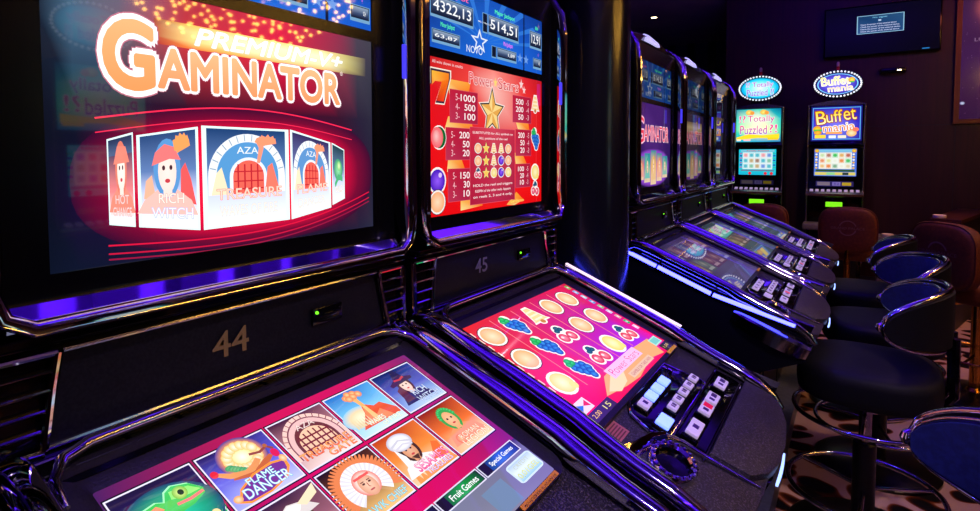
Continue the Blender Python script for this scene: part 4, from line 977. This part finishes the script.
def m_crown():
    b = MB(); v = []
    for k in range(15):
        y = -.285 + .57 * k / 14; q = 1 - (y / .30) ** 2; z = 1.720 + .026 * q; x = -.028 + .012 * q
        v.append([(x - .06, y, z - .01), (x - .05, y, z + .016), (x - .012, y, z + .018), (x + .006, y, z + .006), (x, y, z - .014)])
    b.loft(v, 'chrome2'); return b
def m_lamp():
    b = MB(); v = []
    for k in range(11):
        t = -1 + 2 * k / 10; y = .085 * t; q = math.sqrt(max(0.02, 1 - t * t))
        v.append([(-.07, y, 1.742), (-.06, y, 1.752 + .016 * q), (-.026, y, 1.752 + .016 * q), (-.008, y, 1.744 + .006 * q), (-.004, y, 1.730)])
    b.loft(v, 'top_lamp'); return b
def art_mesh(fn, place, matname, name):
    def f():
        a = Art(place); fn(a); return a.mesh(name, matname)
    return f

UP = up_place(0.0, 1.1748, 1.4945, .4804); JP = up_place(0.0, 1.5123, 1.652, .4804)
def slot_machine(x, y, label, kind, num=None, left_strip=True, right_strip=True, pinkline=False, group=None):
    t = thing('slot_machine', label, 'slot machine', (x, y, 0), 0, group)
    part('cabinet', 'cab', m_cabinet, t, 25)
    bz = part('screen_bezel', 'bez', m_bezel, t, 0)
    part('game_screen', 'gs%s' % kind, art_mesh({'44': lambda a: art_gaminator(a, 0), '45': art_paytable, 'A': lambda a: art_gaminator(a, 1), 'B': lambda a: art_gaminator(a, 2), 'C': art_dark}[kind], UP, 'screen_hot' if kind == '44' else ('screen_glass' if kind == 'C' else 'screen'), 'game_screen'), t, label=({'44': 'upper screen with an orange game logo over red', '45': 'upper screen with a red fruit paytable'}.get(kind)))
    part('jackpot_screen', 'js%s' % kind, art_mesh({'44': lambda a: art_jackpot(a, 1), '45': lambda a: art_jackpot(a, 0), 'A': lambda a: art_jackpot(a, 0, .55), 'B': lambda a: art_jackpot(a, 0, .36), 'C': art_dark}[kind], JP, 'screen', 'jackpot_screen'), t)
    cf = part('chrome_frame', 'cfr', m_chrome_frame, t, 50)
    for s in (-1, 1): part('trim_light', 'tl%d' % s, m_trim_glint(s), cf)
    part('lower_moulding', 'lip', m_lip, t)
    pn = part('number_panel', 'pan', m_panel, t)
    if num: part('number', 'num' + num, m_number(num, 'goldpaint' if num == '44' else 'graypaint'), pn, 0)
    cs = part('card_slot', 'card', m_card, pn); part('indicator_light', 'cled', m_card_led, pn)
    for s in (-1, 1): part('louver_vent', 'lou%d' % s, m_louver(s), t)
    part('ledge', 'ledge', m_ledge, t); part('deck_trim', 'dtrim', m_deck_trim, t, 60)
    db = part('deck_bezel', 'dbez', m_deck_bezel, t, 40)
    touch = {'44': (art_touch, 'touch'), '45': (art_reels, 'touch')}.get(kind) or ((lambda a: art_dim_touch(a, 'ABC'.index(kind))), 'screen_glass')
    part('touch_screen', 'ts%s' % kind, art_mesh(touch[0], deck_place, touch[1], 'touch_screen'), t)
    part('deck', 'bdeck', m_base_deck, t)
    for s in (-1, 1):
        r = part('side_rail', 'rail%d' % s, m_rail(s), t, 60)
        if (s < 0 and left_strip) or (s > 0 and right_strip):
            hs = part('strip_housing', 'sh%d' % s, m_strip_housing(s), t); part('light_strip', 'st%d' % s, m_strip(s), hs)
        part('deck_wing', 'wing%d' % s, m_wing(s), t, 40)
    if pinkline: part('side_tray', 'tray', m_tray, t); part('rail_light', 'pink', m_rail_glint(1), t)
    far = kind in 'ABC'
    bp = part('button_panel', 'bpan', m_button_panel, t)
    for i, v in enumerate((.035, -.008, -.050, -.092)): part('button', 'b%d%d' % (i, far), m_button(.344, v, .022, .030, 'cap' if i == 3 or far else 'cap_lit', [(0, .3)] if i == 3 or far else None), bp)
    for i, v in enumerate((.123, .080, .040, -.002, -.040)): part('button', 'c%d' % i, m_button(.386, v, .019, .026, 'cap', [(-.2, .15), (.12, .25)]), bp)
    part('start_button', 'start%d' % far, m_button(.389, -.108, .026, .040, 'cap' if far else 'cap_lit'), bp)
    for i, v in enumerate((.165, .075, .018, -.075)): part('large_button', 'd%d' % i, m_button(.437, v, .024, .046 if i < 3 else .058, 'cap', [(-.24, .2), (.2, .34)] if i != 2 and i != 3 else [(-.2 if i == 2 else 0, .22)], i == 2, .013), bp)
    part('coin_cup', 'cup', m_cup, t, 40); part('chrome_swoosh', 'swo', m_swoosh, t, 50); part('hand_rest', 'pad', m_pad, t)
    fr = part('deck_front', 'front', m_front, t, 50); part('nose_light', 'nose', m_nose, fr)
    if kind in '44': part('sticker', 'stk0', m_stick(0), db, 0, 'orange sticker')
    if kind not in '44': part('sticker', 'stk2', m_stick(2), db, 0, 'yellow sticker'); part('sticker', 'stk1', m_stick(1), db, 0, 'brown label with small print')
    cr = part('crown', 'crown', m_crown, t, 40); part('top_lamp', 'lamp', m_lamp, cr, 40)
    return t

G1 = 'angled-deck slot machines in the two rows'
slot_machine(0, -.1467, "slot machine cut off at the photo's left edge, beside machine 44", 'C', None, False, False)
slot_machine(0, .4937, "nearest slot machine, number 44, orange game logo above and pictured touch screen", '44', '44', False, False)
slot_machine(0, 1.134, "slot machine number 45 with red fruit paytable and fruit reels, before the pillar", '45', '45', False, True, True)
slot_machine(.041, 2.256, 'slot machine just behind the dark pillar with a long blue light strip along its side', 'A')
slot_machine(.041, 2.8964, 'middle slot machine of the three beyond the pillar, dim picture wheel on its upper screen', 'B')
slot_machine(.041, 3.5368, "farthest angled-deck slot machine beyond the pillar, next to the puzzle game machine", 'C')
# ------------------------------------------------------------------ upright machines against the end wall
def u_cab():
    b = MB()
    b.box((0, .24, .89), (.43, .44, 1.70), 'gloss', .008)
    prof = [(-.222, 1.735)] + [(-.222 + .444 * k / 12, 1.742 + .036 * math.sin(PI * k / 12)) for k in range(13)] + [(.222, 1.735)]
    b.loft([[(x, y, z) for x, z in prof] for y in (-.03, .40)], 'steel')
    b.box((0, .01, 1.38), (.44, .05, .035), 'gloss', .006); b.box((0, .22, .04), (.46, .48, .08), 'black')
    return b
def u_trim(sg):
    def f():
        b = MB(); b.tube([(sg * .217, -.012, .30), (sg * .217, -.012, .93), (sg * .217, -.014, 1.10), (sg * .217, -.012, 1.74)], .0075, 'steel', 8); return b
    return f
def u_bezel():
    b = MB(); f = lambda a, c, h: (a, .018 - h, c)
    b.ring(rrect(-.208, .992, .208, 1.385, .012), rrect(-.163, 1.103, .163, 1.347, .004), f, 0, .026, 'bezel'); return b
def u_deck():
    b = MB(); b.loft([[(x, y, z) for y, z in ((.02, .985), (-.055, .960), (-.072, .945), (-.066, .925), (.02, .905))] for x in (-.222, .222)], 'steel'); return b
def u_shelf():
    b = MB(); b.box((0, -.10, .655), (.47, .20, .055), 'grey_box', .01); b.box((0, -.06, .32), (.36, .12, .62), 'black', .006); return b
def u_sign():
    b = MB(); b.box((0, .012, .846), (.130, .018, .044), 'green_sign', .003); return b
def u_btn():
    b = MB(); b.box((0, 0, 0), (.026, .034, .010), 'cap', .002); return b
def u_neck():
    b = MB(); b.box((0, .10, 1.80), (.16, .05, .05), 'metal_dark', .006); b.box((0, .10, 1.93), (.02, .02, .26), 'metal_dark'); return b
def u_topper():
    b = MB(); o = ell(.196, .126, 40); o2 = ell(.166, .098, 40); f = lambda a, c, h: (a, .085 - h, 1.932 + c)
    b.prism(o, f, -.05, .012, 'gloss', .006); b.ring(o, o2, f, .006, .022, 'chrome2'); return b
def u_bulb():
    b = MB(); b.lathe([(.008, 0), (.008, .004), (.0056, .009), (.001, .0105)], (0, 0, 0), 'bulb', 8, (Vector((1, 0, 0)), Vector((0, 0, 1)), Vector((0, -1, 0)))); return b
def u_candle(z):
    def f():
        b = MB()
        if z: b.lathe([(.012, 2.05), (.012, 2.09), (.008, 2.10), (.001, 2.102)], (0, .12, 0), 'red_candle', 12)
        else: b.lathe([(.012, 2.095), (.013, 2.12), (.009, 2.135), (.001, 2.138)], (0, .12, 0), 'white', 12)
        return b
    return f
def sloped_face(w, z0, z1, y):
    return lambda s, t, h: ((s - .5) * w, y - h, z1 + (z0 - z1) * t)
def upright_machine(x, y, label, w, glass, reels, bright, sign=True):
    t = thing('upright_slot_machine', label, 'slot machine', (x, y, 0))
    part('cabinet', 'ucab', u_cab, t); part('screen_bezel', 'ubez', u_bezel, t)
    for s in (-1, 1): part('side_trim', 'utr%d' % s, u_trim(s), t, 60)
    part('game_glass', 'ugl%d' % w, art_mesh(glass, sloped_face(.392, 1.418, 1.730, -.001), 'print', 'game_glass'), t)
    part('reel_screen', 'urs%d' % w, art_mesh(reels, sloped_face(.326, 1.103, 1.347, .010), 'screen', 'reel_screen'), t)
    part('info_display', 'uin%d' % w, art_mesh(lambda a: art_info(a, bright), sloped_face(.29, 1.010, 1.056, -.0095), 'screen', 'info_display'), t)
    d = part('button_deck', 'udk', u_deck, t)
    for k in range(9):
        o = part('button', 'ubt', u_btn, d); o.location = (-.178 + .0445 * k, -.030, .974); o.rotation_euler = (.32, 0, 0)
    part('lower_shelf', 'ush', u_shelf, t)
    if sign: part('lit_sign', 'usg', u_sign, t, label='green lit sign')
    part('sign_neck', 'unk', u_neck, t)
    tp = part('oval_sign', 'utp', u_topper, t)
    f = lambda s, q, h: ((s - .5) * .336, .071 - h, 1.932 - (q - .5) * .2)
    part('sign_face', 'utf%d' % w, art_mesh(lambda a: art_topper(a, w), f, 'print', 'sign_face'), tp)
    for k in range(40):
        a = 2 * PI * k / 40; o = part('bulb', 'ubl', u_bulb, tp); o.location = (.181 * math.cos(a), .064, 1.932 + .112 * math.sin(a))
    c = part('signal_light', 'uca1', u_candle(1), t); part('signal_cap', 'uca0', u_candle(0), c)
    return t
upright_machine(-.0735, 6.0, 'upright slot machine with a turquoise puzzle game sign in an oval of bulbs', 1, art_puzzled, art_puzzled_reels, .4)
upright_machine(.566, 6.0, 'upright slot machine with the blue and yellow buffet game sign in an oval of bulbs', 0, art_buffet, art_buffet_reels, .8)

# ------------------------------------------------------------------ stools
def s_seat(m):
    def f():
        b = MB(); rings = []
        for z, k in ((.522, .80), (.516, .93), (.525, .985), (.545, 1.0), (.585, 1.0), (.606, .985), (.617, .93), (.623, .80), (.625, .5), (.626, .15)):
            rings.append([(x * k, y * k, z) for x, y in ell(.202, .210, 40, 2.9)])
        b.loft(rings, m); return b
    return f
def s_under():
    b = MB(); b.lathe([(.19, .512), (.19, .523)], (0, 0, 0), 'metal_dark', 32); b.lathe([(.05, .47), (.075, .512)], (0, 0, 0), 'metal_dark', 16); return b
def ringmesh(r, z, w, m, spokes=0, r0=.02):
    def f():
        b = MB(); b.tube([(r * math.cos(2 * PI * k / 48), r * math.sin(2 * PI * k / 48), z) for k in range(48)], w, m, 8, closed=True)
        for k in range(spokes):
            a = 2 * PI * k / spokes + .5; b.tube([(r0 * math.cos(a), r0 * math.sin(a), z), (r * math.cos(a), r * math.sin(a), z)], w * .8, m, 6)
        return b
    return f
def s_column():
    b = MB(); b.lathe([(.05, .015), (.034, .04), (.034, .335), (.030, .34)], (0, 0, 0), 'black', 20); b.lathe([(.019, .335), (.019, .50)], (0, 0, 0), 'steel', 16); return b
def s_base():
    b = MB(); b.lathe([(.225, 0), (.225, .010), (.215, .016), (.08, .030), (.03, .034)], (0, 0, 0), 'metal_dark', 40); return b
TH = math.radians(74)
def back_curve(t, q):
    """t -1..1 around the barrel, q -1..1 up"""
    hh = .090 * max(0.0, 1 - abs(t) ** 2.6) ** .5
    zc = .786 + .012 * (1 - t * t)
    return TH * t, zc + q * hh
def s_back_surface(r, m, dk=1.0):
    def f():
        b = MB(); N, Q = 36, 6; vs = []; fs = []
        for i in range(N + 1):
            t = -.985 + 1.97 * i / N
            for j in range(Q + 1):
                a, z = back_curve(t, (-1 + 2 * j / Q) * dk); vs.append(((r) * math.cos(a) - .028, r * math.sin(a), z))
        n = Q + 1
        off = len(vs); r2 = r - .016 if m != 'stool_dark' else r + .022
        for i in range(N + 1):
            t = -.985 + 1.97 * i / N
            for j in range(Q + 1):
                a, z = back_curve(t, (-1 + 2 * j / Q) * dk * .9); vs.append(((r2) * math.cos(a) - .028, r2 * math.sin(a), z))
        for o in (0, off):
            for i in range(N):
                for j in range(Q): fs.append((o + i * n + j, o + (i + 1) * n + j, o + (i + 1) * n + j + 1, o + i * n + j + 1))
        for i in range(N):
            for j in (0, Q): fs.append((i * n + j, (i + 1) * n + j, off + (i + 1) * n + j, off + i * n + j))
        for i in (0, N):
            for j in range(Q): fs.append((i * n + j, i * n + j + 1, off + i * n + j + 1, off + i * n + j))
        b.faces([Vector(v) for v in vs], fs, m); return b
    return f
def s_rim(r, k, w):
    def f():
        b = MB(); P = []
        for i in range(49):
            a, z = back_curve(-1 + 2 * i / 48, k); P.append((r * math.cos(a) - .028, r * math.sin(a), z))
        for i in range(1, 48):
            a, z = back_curve(1 - 2 * i / 48, -k); P.append((r * math.cos(a) - .028, r * math.sin(a), z))
        b.tube(P, w, 'chrome', 8, closed=True); return b
    return f
def s_bracket():
    b = MB()
    for y in (-.045, .045): b.tube([(.12, y, .535), (.20, y, .525), (.224, y, .56), (.222, y, .66), (.222, y, .74)], .013, 'gloss', 8)
    return b
def s_tipcap(sg):
    def f():
        b = MB(); a, z = back_curve(sg * 1.0, 0); c = (.222 * math.cos(a) - .028, .222 * math.sin(a), z); b.lathe([(.0005, -.015), (.011, -.010), (.015, 0), (.011, .010), (.0005, .015)], c, 'chrome', 14); return b
    return f
def barrel_stool(x, y, rz, label):
    t = thing('bar_stool', label, 'stool', (x, y, 0), math.radians(rz), 'dark stools in front of the angled machines')
    s = part('seat', 'sseat', s_seat('stool_dark'), t, 60); part('seat_plate', 'sunder', s_under, s)
    bk = part('backrest', 'sbo', s_back_surface(.226, 'stool_dark'), t, 60)
    part('back_pad', 'sbi', s_back_surface(.223, 'stool_blue', .88), bk, 60, 'deep blue pad')
    part('chrome_rim', 'srim', s_rim(.236, 1.0, .0085), bk, 80); part('inner_rim', 'srim2', s_rim(.212, .90, .0035), bk, 80)
    for k in (-1, 1): part('rim_tip', 'stip%d' % k, s_tipcap(k), bk)
    part('back_bracket', 'sbr', s_bracket, t)
    part('column', 'scol', s_column, t); part('upper_ring', 'sr1', ringmesh(.212, .440, .0075, 'chrome', 3, .02), t, 60); part('foot_ring', 'sr2', ringmesh(.225, .180, .0085, 'chrome', 3, .03), t, 60)
    part('base', 'sbase', s_base, t)
    return t
barrel_stool(.79, 1.050, 4, 'nearest bar stool at bottom right, blue chrome-rimmed back cut by the frame')
barrel_stool(.765, 2.250, -2, 'dark bar stool with broad seat and blue back at the first machine beyond the pillar')
barrel_stool(.82, 2.840, 14, 'second dark bar stool beyond the pillar, its small blue back just behind the first one')
barrel_stool(.765, 3.500, -4, 'farthest of the blue-backed stools, beside the brown stool at the buffet machine')

def brown_back():
    b = MB(); W, H = .186, .168; rings = []
    def R(x, k, dx): return [(x + .10 * (y * k) ** 2 * -2.2 + dx, y * k, .745 + z * k) for y, z in ell(W, H, 44, 3.4)]
    for x, k in ((.185, .80), (.180, .93), (.188, 1.0), (.222, 1.0), (.236, .96), (.243, .86), (.246, .55), (.247, .2)): rings.append(R(x, k, 0))
    b.loft(rings, 'stool_brown')
    return b
def brown_piping():
    b = MB(); b.tube([(.232 - .22 * (y * .99) ** 2, y * .99, .745 + z * .99) for y, z in ell(.186, .168, 44, 3.4)], .004, 'stool_brown', 6, closed=True); return b
def brown_emblem():
    b = MB(); X = lambda y: .2495 - .22 * y * y
    n = 40
    def arc(a0, a1, r, w):
        v = []
        for k in range(n + 1):
            a = a0 + (a1 - a0) * k / n; y0, z0 = math.cos(a), math.sin(a); v.append([(X(r * y0), (r + d) * y0, .762 + (r + d) * z0) for d in (-w, w)])
        b.faces([Vector(p) for r_ in v for p in r_], [(2 * k, 2 * k + 1, 2 * k + 3, 2 * k + 2) for k in range(n)], 'emblem')
    arc(.30, PI - .30, .052, .004); arc(PI + .30, 2 * PI - .30, .052, .004)
    vs, fs = text_in('GRAND PALACE', (-.105, .752, .105, .770)); b.faces([(X(x), x, z) for x, z in vs], fs, 'emblem'); return b
def brown_stem():
    b = MB(); b.tube([(.10, 0, .505), (.20, 0, .50), (.238, 0, .54), (.225, 0, .62)], .016, 'brass', 8); return b
def brown_column():
    b = MB(); b.lathe([(.05, .02), (.024, .05), (.024, .50)], (0, 0, 0), 'brass', 16); return b
def brown_stool(x, y, rz, label, k=1.0):
    t = thing('brown_stool', label, 'stool', (x, y, 0), math.radians(rz)); t.scale = (k, k, k)
    part('seat', 'bseat', s_seat('stool_brown'), t, 60)
    bk = part('backrest', 'bback', brown_back, t, 60); part('piping', 'bpipe', brown_piping, bk, 60); part('emblem', 'bemb', brown_emblem, bk, 0, 'faint round embroidered emblem')
    part('back_stem', 'bstem', brown_stem, t); part('column', 'bcol', brown_column, t); part('foot_ring', 'bring', ringmesh(.20, .22, .008, 'brass', 4, .024), t, 60); part('base', 'sbase', s_base, t)
brown_stool(.683, 5.13, -90, 'brown upholstered stool with a round emblem in front of the buffet game machine')
brown_stool(.11, 5.16, -90, 'brown upholstered stool in front of the puzzle game machine, half hidden by the touch decks')
brown_stool(1.285, 3.93, -140, 'large brown upholstered stool with an emblem at the right edge of the photo', 1.03)

# ------------------------------------------------------------------ small things by the wall
b = MB(); b.box((0, 0, .305), (.20, .24, .61), 'grey_box', .006)
o = tag(link('pedestal', b.mesh('pedestal'), None, (.992, 5.86, 0)), 'small grey pedestal to the right of the buffet game machine', 'pedestal')
def ashtray(): 
    b = MB(); b.lathe([(.036, 0), (.041, .006), (.042, .022), (.038, .024), (.033, .020), (.030, .008), (.001, .007)], (0, 0, 0), 'white', 28); return b
am = ashtray().mesh('ashtray')
tag(link('ashtray', am, None, (.962, 5.80, .6102)), 'round white ashtray on the grey pedestal', 'ashtray')
tag(link('ashtray', am, None, (1.262, 5.42, .8202)), 'round white ashtray on the counter, just above the large brown stool', 'ashtray')
t = thing('counter', 'low dark counter with red-brown wooden top behind the large brown stool', 'counter', (0, 0, 0))
b = MB(); o = [(1.20, 5.36), (1.375, 5.30), (1.70, 6.40), (1.50, 6.46)]
b.prism([(1.215, 5.375), (1.365, 5.32), (1.685, 6.39), (1.505, 6.445)], lambda a, c, h: (a, c, h), 0.0, .792, 'wood_dark'); link('body', b.mesh('body'), t)
b = MB(); b.prism(o, lambda a, c, h: (a, c, h), .792, .820, 'wood_cap'); link('top', b.mesh('top'), t)

t = thing('television', 'black wall-mounted television showing a small blue message box', 'television', (.888, 6.701, 2.2))
b = MB(); b.box((0, -.05, .287), (.924, .045, .478), 'tvblk', .006); link('casing', b.mesh('casing'), t)
a = Art(lambda s, q, h: ((s - .5) * .90, -.0735 - h, .287 - (q - .5) * .452)); art_tv(a); link('screen', a.mesh('screen', 'tvscreen'), t)
b = MB(); b.box((0, -.012, .287), (.3, .024, .2), 'metal_dark'); link('wall_bracket', b.mesh('wall_bracket'), t)
t = thing('set_top_box', 'small black box with a tiny light fixed to the wall below the television', 'box', (1.0, 6.701, 2.06))
b = MB(); b.box((0, -.04, .03), (.20, .08, .045), 'tvblk', .006); link('casing', b.mesh('casing'), t)
b = MB(); b.box((.045, -.082, .028), (.03, .006, .008), 'downlight'); o = link('light', b.mesh('light'), t)


t = thing('poster', 'purple poster in a thin gilt wooden frame on the wall at the right edge', 'poster', (1.96, 6.70, 1.574))
b = MB(); f = lambda x, z, h: (x, -h, z)
b.ring([(-.502, 0), (.502, 0), (.502, 1.28), (-.502, 1.28)], [(-.462, .04), (.462, .04), (.462, 1.24), (-.462, 1.24)], f, .0, .045, 'frame_wood'); link('frame', b.mesh('frame', 0), t)
a = Art(lambda s, q, h: ((s - .5) * .924, -.02 - h, .64 - (q - .5) * 1.2)); art_poster(a); link('print', a.mesh('print', 'poster'), t)

# ------------------------------------------------------------------ the room
def slab(name, c, d, m): 
    b = MB(); b.box((0, 0, 0), d, m); o = struct(name, b.mesh(name, 0)); o.location = c; return o
slab('floor', (.75, 2.75, -.05), (8.5, 13.5, .1), 'carpet')
slab('ceiling', (.75, 2.75, 3.05), (8.5, 13.5, .1), 'ceiling')
slab('wall_back', (2.25, 6.80, 1.5), (5.5, .2, 3.0), 'wall')
slab('wall_alcove', (-1.75, 9.35, 1.5), (3.5, .2, 3.0), 'wood_dark')
slab('wall_alcove_side', (-.45, 8.05, 1.5), (.1, 2.3, 3.0), 'wood_dark')
slab('wall_left', (-3.45, 2.75, 1.5), (.1, 13.5, 3.0), 'wood_dark')
slab('wall_right', (4.95, 2.75, 1.5), (.1, 13.5, 3.0), 'wall')
slab('wall_front', (.75, -3.95, 1.5), (8.5, .1, 3.0), 'wall')
slab('baseboard_back', (2.25, 6.692, .05), (5.5, .016, .10), 'wood_dark')
slab('trim_1', (2.2, 6.698, 1.570), (5.4, .006, .006), 'wood_dark'); slab('trim_2', (1.482, 6.698, .8), (.006, .006, 1.5), 'wood_dark')
for k in range(7): slab('trim_%d' % (k + 3), (-2.35 + .30 * k, 9.20, 1.5), (.10, .10, 3.0), 'black')
b = MB(); b.lathe([(.13, 0), (.13, 3.0)], (0, 0, 0), 'pillar', 64); o = link('pillar', b.mesh('pillar', 40), None, (-.004, 1.70, 0))
o['label'] = 'glossy dark round pillar between the machine numbered 45 and the machines behind it'; o['category'] = 'pillar'
slab('trim_10', (.05, 2.895, .05), (.90, 1.94, .10), 'platform'); slab('trim_11', (.01, .49, .05), (.90, 1.94, .10), 'platform')

b = MB(); b.lathe([(.052, 0), (.052, -.006), (.040, -.008)], (0, 0, 0), 'steel', 20, cap=False); b.lathe([(.039, -.003), (.001, -.004)], (0, 0, 0), 'downlight', 20)
tag(link('ceiling_downlight', b.mesh('downlight'), None, (-1.43, 7.16, 3.0)), 'small warm downlight glowing in the dark ceiling', 'ceiling light')

dl = MB(); dl.lathe([(.052, 0), (.052, -.008), (.040, -.010)], (0, 0, 0), 'steel', 16, cap=False); dl.lathe([(.039, -.004), (.001, -.006)], (0, 0, 0), 'downlight', 16)  # unseen downlights, added so the chrome picks up sparkles
dlm = dl.mesh('added_downlight')
for k in range(20): tag(link('ceiling_downlight', dlm, None, (1.75 + 1.0 * (k % 4), -2.7 + 1.5 * (k // 4) + .2 * (k % 2), 2.9985)), 'warm round downlight added to the unseen hall ceiling to sparkle in chrome', 'ceiling light', 'added downlights')
# unseen strip lights added for chrome reflections, and the hall's bead chandelier
def added_strip(name, p, d, m, label):
    b = MB(); b.box((0, 0, 0), d, m); b.box((0, 0, d[2] / 2 + .01), (d[0] + .04, d[1] + .04, .02), 'black'); return tag(link(name, b.mesh(name, 0), None, p), label, 'light strip')
added_strip('added_strip_light', (2.1, -.6, 2.96), (.07, 2.6, .03), 'added_strip', 'unseen violet light strip added on the ceiling behind the nearest machine')
added_strip('added_strip_light', (3.9, 2.0, 2.96), (.06, 5.0, .03), 'added_strip_gold', 'unseen warm light strip added on the ceiling by the right wall')
for k in range(7): slab('trim_%d' % (k + 20), (1.3, .75 + .34 * k, 2.93), (2.3, .17, .14), 'black')  # unseen black beams, added to break up the violet ceiling in chrome reflections
b = MB(); b.lathe([(.62, .0), (.62, .02)], (0, 0, .42), 'brass', 40); b.lathe([(.01, .42), (.01, .87)], (0, 0, 0), 'brass', 8)
for ring, (r, z) in enumerate(((.75, .38), (.75, .28), (.66, .20), (.56, .30), (.54, .12), (.40, .22), (.40, .04), (.24, .12), (.20, .0), (.05, -.04))):
    n = max(4, int(r * 42))
    for k in range(n):
        q = 2 * PI * (k + .5 * (ring % 2)) / n; c = (r * math.cos(q), r * math.sin(q), z); b.lathe([(.0005, -.012), (.010, -.008), (.013, 0), (.010, .008), (.0005, .012)], c, 'goldbead', 6)
tag(link('chandelier', b.mesh('chandelier'), None, (3.0, 2.55, 2.12)), 'gold bead chandelier hanging from the ceiling', 'chandelier')
o = upright_machine(2.4, 1.36, 'upright slot machine across the aisle from machine 44, outside the photo', 1, art_puzzled, art_puzzled_reels, .4, False); o.rotation_euler = (0, 0, -PI / 2)

# ------------------------------------------------------------------ light
def lamp(kind, name, p, tgt, energy, col, size=.2, angle=60, blend=.6):
    d = bpy.data.lights.new(name, kind); d.energy = energy; d.color = lin(col)[:3]
    if kind == 'SPOT': d.spot_size = math.radians(angle); d.spot_blend = blend; d.shadow_soft_size = size
    elif kind == 'AREA': d.size = size
    else: d.shadow_soft_size = size
    o = bpy.data.objects.new(name, d); COL.objects.link(o); o.location = p
    o.rotation_euler = (Vector(tgt) - Vector(p)).to_track_quat('-Z', 'Y').to_euler(); return o
lamp('SPOT', 'unseen_spot', (1.7, 3.2, 2.78), (1.3, 3.0, 0), 60, (255, 200, 160), .08, 70)
lamp('SPOT', 'unseen_spot', (1.75, 4.9, 2.78), (1.0, 4.9, .7), 110, (255, 180, 110), .08, 70)
lamp('SPOT', 'unseen_spot', (.0, 2.7, 2.78), (.95, 2.8, .8), 60, (60, 70, 255), .06, 60)
lamp('SPOT', 'unseen_spot', (-.1, .8, 2.78), (.9, 1.2, .8), 40, (60, 70, 255), .06, 50)
lamp('SPOT', 'unseen_spot', (1.5, .3, 2.78), (.45, 1.1, .8), 130, (255, 222, 245), .06, 60)  # unseen spot, added to brighten the near decks
for p, e in (((.6, 1.2, 2.45), 100), ((.6, 3.5, 2.45), 95), ((2.2, .2, 2.45), 45)):  # unseen violet uplights, added so chrome mirrors a violet ceiling
    o = lamp('AREA', 'unseen_uplight', p, (p[0], p[1], 3), e, (82, 14, 255), 1.2); o.data.shape = 'RECTANGLE'; o.data.size_y = 2.0
lamp('SPOT', 'added_wall_wash', (2.0, 5.2, 2.9), (1.4, 6.7, 1.4), 18, (255, 120, 90), .2, 100)  # added reddish wash without a fixture, lifts the dark end wall
lamp('SPOT', 'unseen_spot', (.6, 4.5, 2.9), (.3, 6.0, 1.1), 35, (255, 225, 200), .05, 42)  # unseen spot, added to bring out the upright machines' trims and buttons
w = bpy.data.worlds.new('hall'); S.world = w; w.use_nodes = True
w.node_tree.nodes['Background'].inputs[0].default_value = (.25, .28, .6, 1); w.node_tree.nodes['Background'].inputs[1].default_value = .004

# ------------------------------------------------------------------ camera
cam = bpy.data.cameras.new('camera'); co = bpy.data.objects.new('camera', cam); COL.objects.link(co); S.camera = co
YAW, PIT, ROL, F = .5668, .0504, .0013, 571.9
c, s_ = math.cos(YAW), math.sin(YAW); cp, sp = math.cos(PIT), math.sin(PIT)
Rv = Vector((c, s_, 0)); Fh = Vector((-s_, c, 0)); Z = Vector((0, 0, 1)); Dv = Fh * cp - Z * sp; Uv = Fh * sp + Z * cp
Av = Rv * math.cos(ROL) - Uv * math.sin(ROL); Bv = Rv * math.sin(ROL) + Uv * math.cos(ROL)
co.matrix_world = Matrix(((Av.x, Bv.x, -Dv.x, .711), (Av.y, Bv.y, -Dv.y, 0), (Av.z, Bv.z, -Dv.z, 1.30), (0, 0, 0, 1)))
cam.sensor_width = 36; cam.lens = F * 36 / 980; cam.shift_y = -(255.5 - 183.42) / 980; cam.clip_start = .02; cam.clip_end = 50
S.view_settings.view_transform = 'Standard'; S.view_settings.look = 'None'; S.view_settings.gamma = 1; S.view_settings.use_curve_mapping = False
S.view_settings.exposure = 0.0
S.cycles.max_bounces = 8; S.cycles.glossy_bounces = 5; S.cycles.diffuse_bounces = 2; S.cycles.sample_clamp_indirect = 4.0
